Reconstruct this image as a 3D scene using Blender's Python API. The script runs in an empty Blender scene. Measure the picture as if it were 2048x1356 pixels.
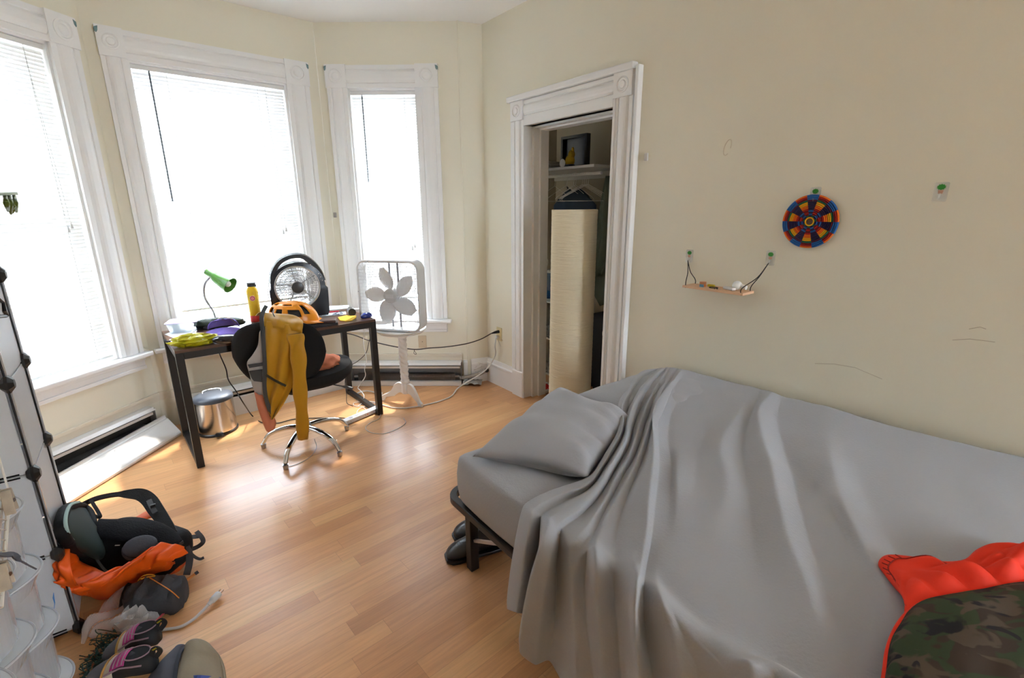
import bpy, math, random
import numpy as np
from mathutils import Vector, Matrix, noise
random.seed(7)
scn = bpy.context.scene
COL = scn.collection
R = math.radians

# ---------------------------------------------------------------- the camera, and points of the room measured from it
FPX, PITCH, ROLL, EYE = 967.4, R(15.25), R(.33), 1.5
def ray(u, v):
    a = (u-1024)/FPX; b = (678-v)/FPX
    a, b = a*math.cos(ROLL)+b*math.sin(ROLL), -a*math.sin(ROLL)+b*math.cos(ROLL)
    return Vector((a, math.cos(PITCH)+b*math.sin(PITCH), -math.sin(PITCH)+b*math.cos(PITCH)))
def P(u, v, z=0.):                       # point at height z
    d = ray(u, v); t = (z-EYE)/d.z
    return Vector((0, 0, EYE))+d*t
def Q(u, v, p0, az, off=0):              # point on the vertical plane through p0 with direction az, moved off towards +normal
    d = ray(u, v); A = R(az); n = Vector((-math.cos(A), math.sin(A)))
    p = Vector((p0[0], p0[1]))+n*off
    t = n.dot(p)/(n.x*d.x+n.y*d.y)
    return Vector((0, 0, EYE))+d*t
def frame(o, az, z=0):                   # local x along az, local y = left of it, z up
    A = R(az)
    return Matrix.Translation((o[0], o[1], z)) @ Matrix.Rotation(R(90-az), 4, 'Z')
cC, cB1, cB2, cB3 = (-.2147, 4.113), (-.3906, 4.0434), (-1.4562, 4.0536), (-2.4682, 3.1552)
AC, AL, AM, AR = 142.62, 10.38, 48.40, 90.55
ARET = math.degrees(math.atan2(cC[0]-cB1[0], cC[1]-cB1[1]))
FC, FL, FM, FR = frame(cC, AC), frame(cB3, AL), frame(cB3, AM), frame(cB2, AR)
FT = frame(cB1, ARET)
def loc(F, p): return F.inverted() @ p

# ---------------------------------------------------------------- materials
MATS = {}
def mat(name, col, rough=.5, metal=0., spec=.5, bump=0., bscale=60., noise_amt=0., nscale=8., transl=0., trans=0., alpha=1., coat=0., sheen=0., ior=1.45, emit=None, stretch=None):
    if name in MATS: return MATS[name]
    m = bpy.data.materials.new(name); m.use_nodes = True
    nt = m.node_tree; b = nt.nodes['Principled BSDF']; L = nt.links
    b.inputs['Base Color'].default_value = (*col, 1); b.inputs['Roughness'].default_value = rough
    b.inputs['Metallic'].default_value = metal; b.inputs['Specular IOR Level'].default_value = spec
    b.inputs['Coat Weight'].default_value = coat; b.inputs['Sheen Weight'].default_value = sheen
    b.inputs['IOR'].default_value = ior; b.inputs['Alpha'].default_value = alpha
    b.inputs['Transmission Weight'].default_value = trans
    if emit: b.inputs['Emission Color'].default_value = (*emit[0], 1); b.inputs['Emission Strength'].default_value = emit[1]
    tc = nt.nodes.new('ShaderNodeTexCoord')
    src = tc.outputs['Object']
    if stretch:
        mp = nt.nodes.new('ShaderNodeMapping'); mp.inputs['Scale'].default_value = stretch
        L.new(src, mp.inputs[0]); src = mp.outputs[0]
    if noise_amt:
        n = nt.nodes.new('ShaderNodeTexNoise'); n.inputs['Scale'].default_value = nscale; n.inputs['Detail'].default_value = 4
        r = nt.nodes.new('ShaderNodeMapRange'); r.inputs['To Min'].default_value = 1-noise_amt; r.inputs['To Max'].default_value = 1+noise_amt
        mx = nt.nodes.new('ShaderNodeVectorMath'); mx.operation = 'SCALE'; mx.inputs[0].default_value = col
        L.new(src, n.inputs['Vector']); L.new(n.outputs['Fac'], r.inputs['Value']); L.new(r.outputs[0], mx.inputs['Scale']); L.new(mx.outputs[0], b.inputs['Base Color'])
    if bump:
        n = nt.nodes.new('ShaderNodeTexNoise'); n.inputs['Scale'].default_value = bscale; n.inputs['Detail'].default_value = 5
        bp = nt.nodes.new('ShaderNodeBump'); bp.inputs['Strength'].default_value = bump; bp.inputs['Distance'].default_value = .01
        L.new(src, n.inputs['Vector']); L.new(n.outputs['Fac'], bp.inputs['Height']); L.new(bp.outputs[0], b.inputs['Normal'])
    if transl:
        t = nt.nodes.new('ShaderNodeBsdfTranslucent'); t.inputs['Color'].default_value = (*col, 1)
        mx = nt.nodes.new('ShaderNodeMixShader'); mx.inputs[0].default_value = transl
        out = nt.nodes['Material Output']
        L.new(b.outputs[0], mx.inputs[1]); L.new(t.outputs[0], mx.inputs[2]); L.new(mx.outputs[0], out.inputs['Surface'])
    MATS[name] = m; return m

def nodes_of(m):
    nt = m.node_tree; return nt, nt.nodes, nt.links, nt.nodes['Principled BSDF']
def math_node(nt, op, a, b=None, c=None):
    n = nt.nodes.new('ShaderNodeMath'); n.operation = op
    for i, x in enumerate((a, b, c)):
        if x is None: continue
        if isinstance(x, (int, float)): n.inputs[i].default_value = x
        else: nt.links.new(x, n.inputs[i])
    return n.outputs[0]

def wood_floor():
    m = mat('oak_strip_floor', (.6, .3, .12), rough=.25)
    nt, N, L, b = nodes_of(m)
    tc = [n for n in N if n.type == 'TEX_COORD'][0]
    mp = N.new('ShaderNodeMapping'); mp.inputs['Rotation'].default_value = (0, 0, -R(90-AM)); L.new(tc.outputs['Object'], mp.inputs[0])
    sp = N.new('ShaderNodeSeparateXYZ'); L.new(mp.outputs[0], sp.inputs[0]); X, Y = sp.outputs[0], sp.outputs[1]
    W_ = .080
    yr = math_node(nt, 'DIVIDE', Y, W_); row = math_node(nt, 'FLOOR', yr); fy = math_node(nt, 'FRACT', yr)
    wn = N.new('ShaderNodeTexWhiteNoise'); wn.noise_dimensions = '1D'; L.new(row, wn.inputs['W'])
    xs = math_node(nt, 'ADD', math_node(nt, 'DIVIDE', X, .86), math_node(nt, 'MULTIPLY', wn.outputs[0], 17.3))
    colm = math_node(nt, 'FLOOR', xs); fx = math_node(nt, 'FRACT', xs)
    cb = N.new('ShaderNodeCombineXYZ'); L.new(row, cb.inputs[0]); L.new(colm, cb.inputs[1])
    w2 = N.new('ShaderNodeTexWhiteNoise'); w2.noise_dimensions = '3D'; L.new(cb.outputs[0], w2.inputs['Vector'])
    cr = N.new('ShaderNodeValToRGB'); e = cr.color_ramp.elements
    e[0].position = 0; e[0].color = (.54, .265, .115, 1); e[1].position = 1; e[1].color = (.74, .43, .19, 1)
    for pos, c in ((.12, (.62, .315, .14, 1)), (.5, (.67, .35, .155, 1)), (.85, (.70, .38, .168, 1))):
        q = e.new(pos); q.color = c
    L.new(w2.outputs[0], cr.inputs[0])
    # grain
    add = N.new('ShaderNodeVectorMath'); add.operation = 'ADD'; sc = N.new('ShaderNodeVectorMath'); sc.operation = 'SCALE'; sc.inputs['Scale'].default_value = 9.
    L.new(w2.outputs['Color'], sc.inputs[0]); L.new(mp.outputs[0], add.inputs[0]); L.new(sc.outputs[0], add.inputs[1])
    m2 = N.new('ShaderNodeMapping'); m2.inputs['Scale'].default_value = (3.2, 55, 1); L.new(add.outputs[0], m2.inputs[0])
    gn = N.new('ShaderNodeTexNoise'); gn.inputs['Scale'].default_value = 1.6; gn.inputs['Detail'].default_value = 5; gn.inputs['Distortion'].default_value = .6; L.new(m2.outputs[0], gn.inputs['Vector'])
    g = N.new('ShaderNodeMapRange'); g.inputs['From Min'].default_value = .3; g.inputs['From Max'].default_value = .7; g.inputs['To Min'].default_value = .88; g.inputs['To Max'].default_value = 1.07; L.new(gn.outputs[0], g.inputs[0])
    # joints
    jy = math_node(nt, 'MINIMUM', fy, math_node(nt, 'SUBTRACT', 1, fy)); jx = math_node(nt, 'MINIMUM', fx, math_node(nt, 'SUBTRACT', 1, fx))
    j = math_node(nt, 'MINIMUM', math_node(nt, 'MULTIPLY', jy, W_), math_node(nt, 'MULTIPLY', jx, .86))
    jr = N.new('ShaderNodeMapRange'); jr.inputs['From Max'].default_value = .0011; jr.inputs['To Min'].default_value = .62; L.new(j, jr.inputs[0])
    f = math_node(nt, 'MULTIPLY', g.outputs[0], jr.outputs[0])
    s2 = N.new('ShaderNodeVectorMath'); s2.operation = 'SCALE'; L.new(cr.outputs[0], s2.inputs[0]); L.new(f, s2.inputs['Scale']); L.new(s2.outputs[0], b.inputs['Base Color'])
    rn = N.new('ShaderNodeTexNoise'); rn.inputs['Scale'].default_value = 1.3; rn.inputs['Detail'].default_value = 6; L.new(tc.outputs['Object'], rn.inputs['Vector'])
    rr = N.new('ShaderNodeMapRange'); rr.inputs['To Min'].default_value = .26; rr.inputs['To Max'].default_value = .36; L.new(rn.outputs[0], rr.inputs[0]); L.new(rr.outputs[0], b.inputs['Roughness'])
    bp = N.new('ShaderNodeBump'); bp.inputs['Strength'].default_value = .25; bp.inputs['Distance'].default_value = .002; L.new(jr.outputs[0], bp.inputs['Height'])
    b2 = N.new('ShaderNodeBump'); b2.inputs['Strength'].default_value = .12; b2.inputs['Distance'].default_value = .004
    n3 = N.new('ShaderNodeTexNoise'); n3.inputs['Scale'].default_value = 1.; L.new(m2.outputs[0], n3.inputs['Vector'])
    L.new(n3.outputs[0], b2.inputs['Height']); L.new(bp.outputs[0], b2.inputs['Normal']); L.new(b2.outputs[0], b.inputs['Normal'])
    return m

def camo():
    m = mat('camouflage_cloth', (.1, .12, .05), rough=.9)
    nt, N, L, b = nodes_of(m); tc = [n for n in N if n.type == 'TEX_COORD'][0]
    prev = None
    for i, (s, th, c) in enumerate(((11, .50, (.045, .028, .02)), (13, .55, (.085, .062, .045)), (12, .585, (.012, .010, .014)))):
        mp = N.new('ShaderNodeMapping'); mp.inputs['Location'].default_value = (i*3.1, i*1.7, 2*i); mp.inputs['Scale'].default_value = (1, 1.7, 1); mp.inputs['Rotation'].default_value = (0, 0, .6)
        n = N.new('ShaderNodeTexNoise'); n.inputs['Scale'].default_value = s; n.inputs['Detail'].default_value = 2.5; n.inputs['Distortion'].default_value = .7
        L.new(tc.outputs['Object'], mp.inputs[0]); L.new(mp.outputs[0], n.inputs['Vector'])
        r = N.new('ShaderNodeMapRange'); r.inputs['From Min'].default_value = th; r.inputs['From Max'].default_value = th+.04; L.new(n.outputs[0], r.inputs[0])
        mx = N.new('ShaderNodeMix'); mx.data_type = 'RGBA'; L.new(r.outputs[0], mx.inputs[0])
        if prev is None: mx.inputs[6].default_value = (.033, .05, .023, 1)
        else: L.new(prev, mx.inputs[6])
        mx.inputs[7].default_value = (*c, 1); prev = mx.outputs[2]
    L.new(prev, b.inputs['Base Color']); return m

# ---------------------------------------------------------------- geometry
class MB:
    def __init__(s, M=None): s.v = []; s.f = []; s.M = M or Matrix.Identity(4); s.mi = []; s.cur = 0
    def add(s, vs, fs):
        o = len(s.v); s.v += [s.M @ Vector(p) for p in vs]
        for f in fs: s.f.append(tuple(i+o for i in f)); s.mi.append(s.cur)
        return s
    def box(s, x0, x1, y0, y1, z0, z1, T=None):
        vs = [Vector(p) for p in ((x0,y0,z0),(x1,y0,z0),(x1,y1,z0),(x0,y1,z0),(x0,y0,z1),(x1,y0,z1),(x1,y1,z1),(x0,y1,z1))]
        if T: vs = [T @ p for p in vs]
        return s.add(vs, [(0,3,2,1),(4,5,6,7),(0,1,5,4),(1,2,6,5),(2,3,7,6),(3,0,4,7)])
    def beam(s, a, b, w, h, up=(0,0,1)):      # rectangular bar from a to b
        a, b = Vector(a), Vector(b); d = (b-a); L = d.length; d.normalize(); u = Vector(up); x = d.cross(u).normalized(); u = x.cross(d)
        vs = [a+x*sx*w/2+u*sz*h/2 for sx, sz in ((-1,-1),(1,-1),(1,1),(-1,1))]+[b+x*sx*w/2+u*sz*h/2 for sx, sz in ((-1,-1),(1,-1),(1,1),(-1,1))]
        return s.add(vs, [(0,1,2,3),(7,6,5,4),(0,4,5,1),(1,5,6,2),(2,6,7,3),(3,7,4,0)])
    def rings(s, rs, closed=True, cap=True, loop=False):
        n = len(rs[0]); vs = [p for r in rs for p in r]; fs = []
        m = len(rs)
        for i in range(m if loop else m-1):
            for j in range(n if closed else n-1):
                a, b = i*n+j, i*n+(j+1) % n; c, d = ((i+1) % m)*n+(j+1) % n, ((i+1) % m)*n+j
                fs.append((a, b, c, d))
        if cap and closed and not loop: fs += [tuple(range(n-1, -1, -1)), tuple(range((m-1)*n, m*n))]
        return s.add(vs, fs)
    def tube(s, pts, r, n=8, closed=False, rz=None, cap=True):
        pts = [Vector(p) for p in pts]; m = len(pts); rs = []; up = None
        for i, p in enumerate(pts):
            if closed: t = pts[(i+1) % m]-pts[i-1]
            else: t = pts[min(i+1, m-1)]-pts[max(i-1, 0)]
            if t.length < 1e-9: t = Vector((0, 0, 1))
            t.normalize()
            if up is None:
                up = Vector((0, 0, 1)) if abs(t.z) < .9 else Vector((1, 0, 0))
            x = t.cross(up).normalized(); up = x.cross(t)
            rr = r[i] if isinstance(r, (list, tuple)) else r; r2 = rr if rz is None else rz*rr
            rs.append([p+x*math.cos(2*math.pi*k/n)*rr+up*math.sin(2*math.pi*k/n)*r2 for k in range(n)])
        return s.rings(rs, True, cap, closed)
    def cyl(s, a, b, r0, r1=None, n=20): return s.tube([a, b], [r0, r0 if r1 is None else r1], n)
    def lathe(s, prof, c, n=28, T=None, cap=True):
        c = Vector(c); rs = []
        for r, z in prof:
            ring = [Vector((r*math.cos(2*math.pi*k/n), r*math.sin(2*math.pi*k/n), z)) for k in range(n)]
            if T: ring = [T @ p for p in ring]
            rs.append([p+c for p in ring])
        return s.rings(rs, True, cap)
    def prism(s, poly, T, h):                 # poly [(x,y)] in local plane of matrix T, extruded along its z by h
        n = len(poly); vs = [T @ Vector((x, y, 0)) for x, y in poly]+[T @ Vector((x, y, h)) for x, y in poly]
        fs = [tuple(range(n-1, -1, -1)), tuple(range(n, 2*n))]+[(i, (i+1) % n, n+(i+1) % n, n+i) for i in range(n)]
        return s.add(vs, fs)
    def grid(s, g, closed=False):
        return s.rings(g, closed, False)
    def ellip(s, c, r, n=16, m=10, T=None, pw=1.):
        rs = []
        for i in range(m+1):
            a = -math.pi/2+math.pi*i/m; z = math.sin(a); q = max(math.cos(a), 1e-4)
            ring = [Vector((r[0]*q*math.cos(2*math.pi*k/n), r[1]*q*math.sin(2*math.pi*k/n), r[2]*math.copysign(abs(z)**pw, z))) for k in range(n)]
            if T: ring = [T @ p for p in ring]
            rs.append([p+Vector(c) for p in ring])
        return s.rings(rs)
    def ribbon(s, pts, w, t=.003, nrm=None):  # flat strap: nrm = normal (one or per point)
        pts = [Vector(p) for p in pts]; m = len(pts); rs = []
        for i, p in enumerate(pts):
            d = (pts[min(i+1, m-1)]-pts[max(i-1, 0)]).normalized()
            nn = nrm[i] if isinstance(nrm, list) else (nrm or (0, 0, 1)); nn = Vector(nn)
            x = d.cross(nn).normalized(); nn = x.cross(d).normalized(); ww = w[i] if isinstance(w, (list, tuple)) else w
            rs.append([p-x*ww/2-nn*t/2, p+x*ww/2-nn*t/2, p+x*ww/2+nn*t/2, p-x*ww/2+nn*t/2])
        return s.rings(rs)
    def build(s, name, material, parent=None, smooth=False, bevel=0, sub=0, solid=0, origin=None, auto=None, disp=None, segs=2):
        me = bpy.data.meshes.new(name)
        M = MW[parent.name].inverted() if parent else (Matrix.Translation(-Vector(origin)) if origin is not None else Matrix.Translation(-s.centre()))
        me.from_pydata([tuple(M @ p) for p in s.v], [], s.f)
        ms = material if isinstance(material, (list, tuple)) else [material]
        for q in ms: me.materials.append(q)
        if len(ms) > 1:
            for p, i in zip(me.polygons, s.mi): p.material_index = i
        me.validate(); me.update()
        if smooth:
            for p in me.polygons: p.use_smooth = True
        o = bpy.data.objects.new(name, me); COL.objects.link(o)
        if parent: o.parent = parent; MW[o.name] = MW[parent.name].copy()
        else: o.location = -M.translation; MW[o.name] = Matrix.Translation(-M.translation)
        import bmesh
        bm = bmesh.new(); bm.from_mesh(me); bmesh.ops.recalc_face_normals(bm, faces=bm.faces); bm.to_mesh(me); bm.free()
        if smooth and auto is not False:
            try: me.set_sharp_from_angle(angle=R(auto or 45))
            except Exception: pass
        if solid: md = o.modifiers.new('s', 'SOLIDIFY'); md.thickness = solid; md.offset = 0
        if sub: md = o.modifiers.new('u', 'SUBSURF'); md.levels = sub; md.render_levels = sub
        if bevel: md = o.modifiers.new('b', 'BEVEL'); md.width = bevel; md.segments = segs; md.limit_method = 'ANGLE'; md.angle_limit = R(40)
        return o
    def centre(s):
        a = np.array([tuple(p) for p in s.v]); lo, hi = a.min(0), a.max(0)
        return Vector(((lo[0]+hi[0])/2, (lo[1]+hi[1])/2, lo[2]))
MW = {}
def thing(name, label, cat, loc, group=None, kind=None, F=None):
    o = bpy.data.objects.new(name, None); COL.objects.link(o); o.empty_display_size = .1
    M = F.copy() if F else Matrix.Identity(4); M = Matrix.Translation(Vector(loc)) @ Matrix.Rotation(M.to_euler().z, 4, 'Z')
    o.location = Vector(loc); o.rotation_euler = (0, 0, M.to_euler().z); MW[o.name] = M
    return tag(o, label, cat, group, kind)
def tag(o, label=None, cat=None, group=None, kind=None):
    for k, x in (('label', label), ('category', cat), ('group', group), ('kind', kind)):
        if x: o[k] = x
    return o
def struct(o): o['kind'] = 'structure'; return o
def dup(root, M, label=None, group=None):        # copy a thing with its parts; M = world matrix of the copy
    c = root.copy(); COL.objects.link(c); c.matrix_world = M; MW[c.name] = M.copy()
    if label: c['label'] = label
    if group: c['group'] = group
    def kids(src, dst):
        for ch in [x for x in list(COL.objects) if x.parent == src]:
            k = ch.copy(); COL.objects.link(k); k.parent = dst; MW[k.name] = M.copy(); kids(ch, k)
    kids(root, c); return c

def cr(pts, n):                                  # Catmull-Rom through pts, n samples per span
    pts = [Vector(p) for p in pts]; out = []
    for i in range(len(pts)-1):
        p0 = pts[i-1] if i else pts[0]*2-pts[1]; p1, p2 = pts[i], pts[i+1]; p3 = pts[i+2] if i+2 < len(pts) else p2*2-p1
        for k in range(n):
            t = k/n; out.append(.5*((2*p1)+(p2-p0)*t+(2*p0-5*p1+4*p2-p3)*t*t+(3*p1-p0-3*p2+p3)*t**3))
    out.append(pts[-1]); return out
def resample(pts, n):
    pts = [Vector(p) for p in pts]; s = [0]
    for a, b in zip(pts, pts[1:]): s.append(s[-1]+(b-a).length)
    out = []; j = 0
    for i in range(n):
        d = s[-1]*i/(n-1)
        while j < len(s)-2 and s[j+1] < d: j += 1
        out.append(pts[j].lerp(pts[j+1], min(1, max(0, (d-s[j])/max(1e-9, s[j+1]-s[j])))))
    return out
def patch(L, Rr, nu, nv, bulge=0., nrm=(0, 0, 1), wr=0., ws=8., seed=0., folds=None):   # cloth between two world polylines
    a = resample(cr(L, 6), nv); b = resample(cr(Rr, 6), nv); g = []; nrm = Vector(nrm).normalized()
    for i in range(nv):
        row = []
        for j in range(nu):
            t = j/(nu-1); p = a[i].lerp(b[i], t); k = bulge*math.sin(math.pi*t)**.6
            if wr: k += wr*(noise.noise(Vector((p.x*ws+seed, p.y*ws, p.z*ws))))
            if folds: k += folds(t, i/(nv-1))
            row.append(p+nrm*k)
        g.append(row)
    return g
SKY, SUN, SUNDIR, EXPO, ROLL_SIGN = 19.5, 8.0, (-.07, -.50, -.76), 1.06, -1
# ================================================================ THE ROOM
WHT = mat('white_gloss_trim', (.84, .84, .83), rough=.38)
CRM = mat('cream_wall_paint', (.80, .765, .635), rough=.65, bump=.06, bscale=14, noise_amt=.015, nscale=2.5)
CEI = mat('ceiling_paint', (.86, .85, .83), rough=.8, bump=.05, bscale=30)
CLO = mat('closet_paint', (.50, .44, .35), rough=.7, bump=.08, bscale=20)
BLK = mat('black_plastic', (.012, .012, .013), rough=.35)
BLKM = mat('black_powder_metal', (.016, .014, .013), rough=.38, metal=.2)
GRYM = mat('grey_sheet_metal', (.22, .22, .225), rough=.5, metal=.3, noise_amt=.2)
CHR = mat('chrome', (.8, .8, .8), rough=.08, metal=1.)
WPL = mat('white_plastic', (.78, .78, .76), rough=.35)
CZ = 2.8216
# floor, ceiling
def xy(F, x, y): p = F @ Vector((x, y, 0)); return (p.x, p.y)
k2, k3 = (Vector(cB2)-Vector(cB1)).length, 0
slab_poly = [(-3.6, -1.9), xy(FC, 7.55, .14), xy(FC, 1.82, .14), xy(FC, 1.82, .87), xy(FC, -.09, .87), xy(FC, -.09, .16), xy(FR, k2+.03, .14), xy(FR, -.055, .14), xy(FM, -.05, .14), xy(FL, -1.25, .14), (-3.6, 1.92)]
struct(MB().prism(slab_poly, Matrix.Translation((0, 0, -.1)), .1).build('floor', wood_floor(), origin=(0, 0, 0)))
struct(MB().prism(slab_poly, Matrix.Translation((0, 0, CZ)), .1).build('ceiling', CEI))
def wall(name, F, x0, x1, holes=(), th=.14, material=None, z1=CZ):
    m = MB(F); xs = sorted({x0, x1} | {h[0] for h in holes} | {h[1] for h in holes}); zs = sorted({0, z1} | {h[2] for h in holes} | {h[3] for h in holes})
    for a, b in zip(xs, xs[1:]):
        for c, d in zip(zs, zs[1:]):
            if any(h[0] <= a+1e-6 and b <= h[1]+1e-6 and h[2] <= c+1e-6 and d <= h[3]+1e-6 for h in holes): continue
            m.box(a, b, 0, th, c, d)
    return struct(m.build(name, material or CRM, origin=tuple(F.translation)))
ZS, ZI, ZH = .578, 2.376, 2.532            # sill, window head, top of the head casing
Wl, Wm, Wr = (-.83, -.21), (.185, 1.11), (.216, .742)
wall('wall_bay_left', FL, -1.25, 0, [(Wl[0], Wl[1], ZS, ZI)])
wall('wall_bay_middle', FM, 0, (Vector(cB2)-Vector(cB3)).length, [(Wm[0], Wm[1], ZS, ZI)])
wall('wall_bay_right', FR, 0, (Vector(cB1)-Vector(cB2)).length, [(Wr[0], Wr[1], ZS, ZI)])
wall('wall_return', FT, 0, (Vector(cC)-Vector(cB1)).length)
DO = (.535, 1.36, 0, 2.0513)                # closet doorway
wall('wall_right', FC, 0, 7.4, [DO])
# the side of the room behind the storage unit and behind the camera
p = FL @ Vector((-1.25, 0, 0))
q = FC @ Vector((5.2, 0, 0)); az = AC+90
F2 = frame((p.x, p.y), 222.62+0); wl_ = .45
F2 = frame((p.x-0.9, p.y-.12), 82)
wall('wall_left_return', F2, 0, .92)
F3 = frame((-3.45, -1.2), 0.0); wall('wall_left', frame((-3.45, -1.9), 0), 0, 3.75)
wall('wall_back', frame((3.6, -1.75), 270), 0, 7.2)
# closet shell
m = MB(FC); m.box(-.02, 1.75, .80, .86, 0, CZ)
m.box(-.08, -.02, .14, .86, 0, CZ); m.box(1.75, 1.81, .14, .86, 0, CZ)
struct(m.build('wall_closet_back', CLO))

# thin vertical bead on the outer corner next to the return
m = MB(); m.tube([(cB1[0]+.004, cB1[1]-.004, .2), (cB1[0]+.004, cB1[1]-.004, CZ)], .007, 10); struct(m.build('trim_1', CRM, smooth=True))

# ---- moulded casing: profile (across, out) swept along a straight run
PROF = [(0,0),(0,.024),(.026,.024),(.031,.016),(.037,.022),(.046,.030),(.060,.034),(.084,.034),(.098,.030),(.107,.022),(.113,.016),(.118,.024),(.146,.024),(.146,0)]
def casing_run(m, x0, z0, x1, z1, w, horizontal, k=.146, flip=False):
    pr = [(a/k*w, -b if b < .001 else -(.014+(b-.014)*.75)) for a, b in PROF]
    rs = []
    for t in (0, 1):
        ring = []
        for a, b in pr:
            aa = w-a if flip else a
            if horizontal: ring.append((x0 if t == 0 else x1, b, z0+aa))
            else: ring.append((x0+aa, b, z0 if t == 0 else z1))
        rs.append(ring)
    m.rings(rs)
def rosette(m, x0, x1, z0, z1, out=.034):
    m.box(x0, x1, -out, 0, z0, z1)
    c = ((x0+x1)/2, -out, (z0+z1)/2); r = min(x1-x0, z1-z0)*.5
    T = Matrix.Rotation(R(90), 4, 'X')
    m.lathe([(.66*r, 0), (.66*r, .004), (.56*r, .007), (.50*r, .002), (.36*r, .001), (.30*r, .006), (.18*r, .009), (.0001, .009)], c, 24, T)
CHIP = mat('blue_green_old_paint', (.16, .26, .27), rough=.7, noise_amt=.5, nscale=90)
def window(name, F, op, cas, left_chip=True, right_chip=True, apron=(.0, .0)):
    o = thing(name, None, None, F @ Vector(((op[0]+op[1])/2, 0, ZS)), F=F); struct(o)
    w0, w1 = cas
    # side casings, head casing, corner blocks
    for x0, w, fl in ((op[0]-w0, w0, False), (op[1], w1, True)):
        m = MB(F); casing_run(m, x0, ZS+.006, x0, ZI, w, False, flip=fl); m.build('side_casing', WHT, o)
    m = MB(F); casing_run(m, op[0], ZI, op[1], ZI, ZH-ZI, True, flip=True); m.build('head_casing', WHT, o)
    for x0, x1, chip in ((op[0]-w0, op[0], left_chip), (op[1], op[1]+w1, right_chip)):
        m = MB(F); rosette(m, x0-.003, x1+.003, ZI, ZH+.004); b = m.build('corner_block', WHT, o, smooth=True, auto=30)
        if chip:
            m = MB(F); s = -1 if x0 < op[0] else 1; xe = (x0-.004) if s < 0 else (x1+.004)
            m.add([(xe, -.0352, ZH-.012), (xe-s*.018, -.0352, ZH-.004), (xe-s*.014, -.0352, ZH-.03), (xe-s*.006, -.0352, ZH-.042), (xe, -.0352, ZH-.034),
                   (xe, .0, ZH-.012), (xe, .0, ZH-.034)], [(0,1,2,3,4), (0,4,6,5)]); m.build('paint_chip', CHIP, b)
    # stool and apron
    xa, xb = op[0]-w0, op[1]+w1
    m = MB(F); m.box(xa-.035, xb+.035, -.062, .06, ZS-.026, ZS+.004); m.build('stool', WHT, o, bevel=.009, segs=3)
    m = MB(F)
    for z0, z1, d in ((ZS-.05, ZS-.026, .030), (ZS-.085, ZS-.05, .020), (ZS-.108, ZS-.085, .027)): m.box(xa+.005, xb-.005, -d, 0, z0, z1)
    m.build('apron', WHT, o, bevel=.003)
    # jamb lining
    m = MB(F); t = .014
    m.box(op[0], op[0]+t, 0, .13, ZS, ZI); m.box(op[1]-t, op[1], 0, .13, ZS, ZI); m.box(op[0], op[1], 0, .13, ZI-t, ZI); m.box(op[0], op[1], 0, .14, ZS-.005, ZS+.012)
    m.build('jamb', WHT, o)
    # two sashes
    zm = (ZS+ZI)/2
    for z0, z1, y in ((ZS+.012, zm+.02, .085), (zm-.02, ZI-t, .108)):
        m = MB(F); s = .042; a, b = op[0]+t, op[1]-t
        m.box(a, a+s, y, y+.022, z0, z1); m.box(b-s, b, y, y+.022, z0, z1); m.box(a+s, b-s, y, y+.022, z0, z0+.055 if z0 < zm-.1 else z0+.03); m.box(a+s, b-s, y, y+.022, z1-.035, z1)
        sh = m.build('sash', WHT, o)
        m = MB(F); m.box(a+s, b-s, y+.009, y+.013, z0+.03, z1-.03); m.build('pane', GLASS, sh)
    return o
GLASS = mat('window_glass', (1, 1, 1), rough=0., trans=1., ior=1.02, spec=.2)
def thin_glass(m, fac=.94, col=(1, 1, 1)):
    nt, N, L, b = nodes_of(m); t = N.new('ShaderNodeBsdfTransparent'); t.inputs[0].default_value = (*col, 1); g = N.new('ShaderNodeBsdfGlossy'); g.inputs['Roughness'].default_value = .03
    mx = N.new('ShaderNodeMixShader'); mx.inputs[0].default_value = 1-fac; L.new(t.outputs[0], mx.inputs[1]); L.new(g.outputs[0], mx.inputs[2]); L.new(mx.outputs[0], N['Material Output'].inputs['Surface'])
thin_glass(GLASS)
window('window_1', FL, Wl, (.15, .155), apron=(0, 0))
window('window_2', FM, Wm, (.123, .162))
window('window_3', FR, Wr, (.15, .165))

# ---- doorway to the closet
o = thing('door_1', None, None, FC @ Vector((.95, 0, 0)), F=FC); struct(o)
zo = 2.215
m = MB(FC); casing_run(m, .40, .215, .40, DO[3]+.04, .128, False); m.build('side_casing', WHT, o)
m = MB(FC); casing_run(m, DO[1], 0, DO[1], DO[3]+.04, .128, False, flip=True); m.build('side_casing', WHT, o)
m = MB(FC); m.box(.398, .53, -.036, 0, 0, .215); m.build('plinth_block', WHT, o, bevel=.003)
m = MB(FC); casing_run(m, .528, DO[3]+.04, DO[1], DO[3]+.04, zo-DO[3]-.04, True, flip=True); m.build('head_casing', WHT, o)
m = MB(FC); rosette(m, .396, .53, DO[3]+.04, zo+.003, .037); m.build('corner_block', WHT, o, smooth=True, auto=30)
m = MB(FC); rosette(m, DO[1]-.002, 1.492, DO[3]+.04, zo+.003, .037); m.build('corner_block', WHT, o, smooth=True, auto=30)
m = MB(FC)      # stepped jamb lining
for k, (w, d0, d1) in enumerate(((.0, -.03, .05), (.022, .05, .10), (.04, .10, .175))):
    m.box(DO[0]-.012, DO[0]+w+.004, d0, d1, 0, DO[3]+.04); m.box(DO[1]-.004-w*.3, DO[1]+.012, d0, d1, 0, DO[3]+.04)
    m.box(DO[0]+.006, DO[1]-.006, d0, d1, DO[3]-w*.6, DO[3]+.05)
m.build('jamb', WHT, o)
m = MB(FC); m.box(.36, 1.498, -.048, 0, zo+.004, zo+.042); m.build('cap_moulding', WHT, o, bevel=.006)
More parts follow.
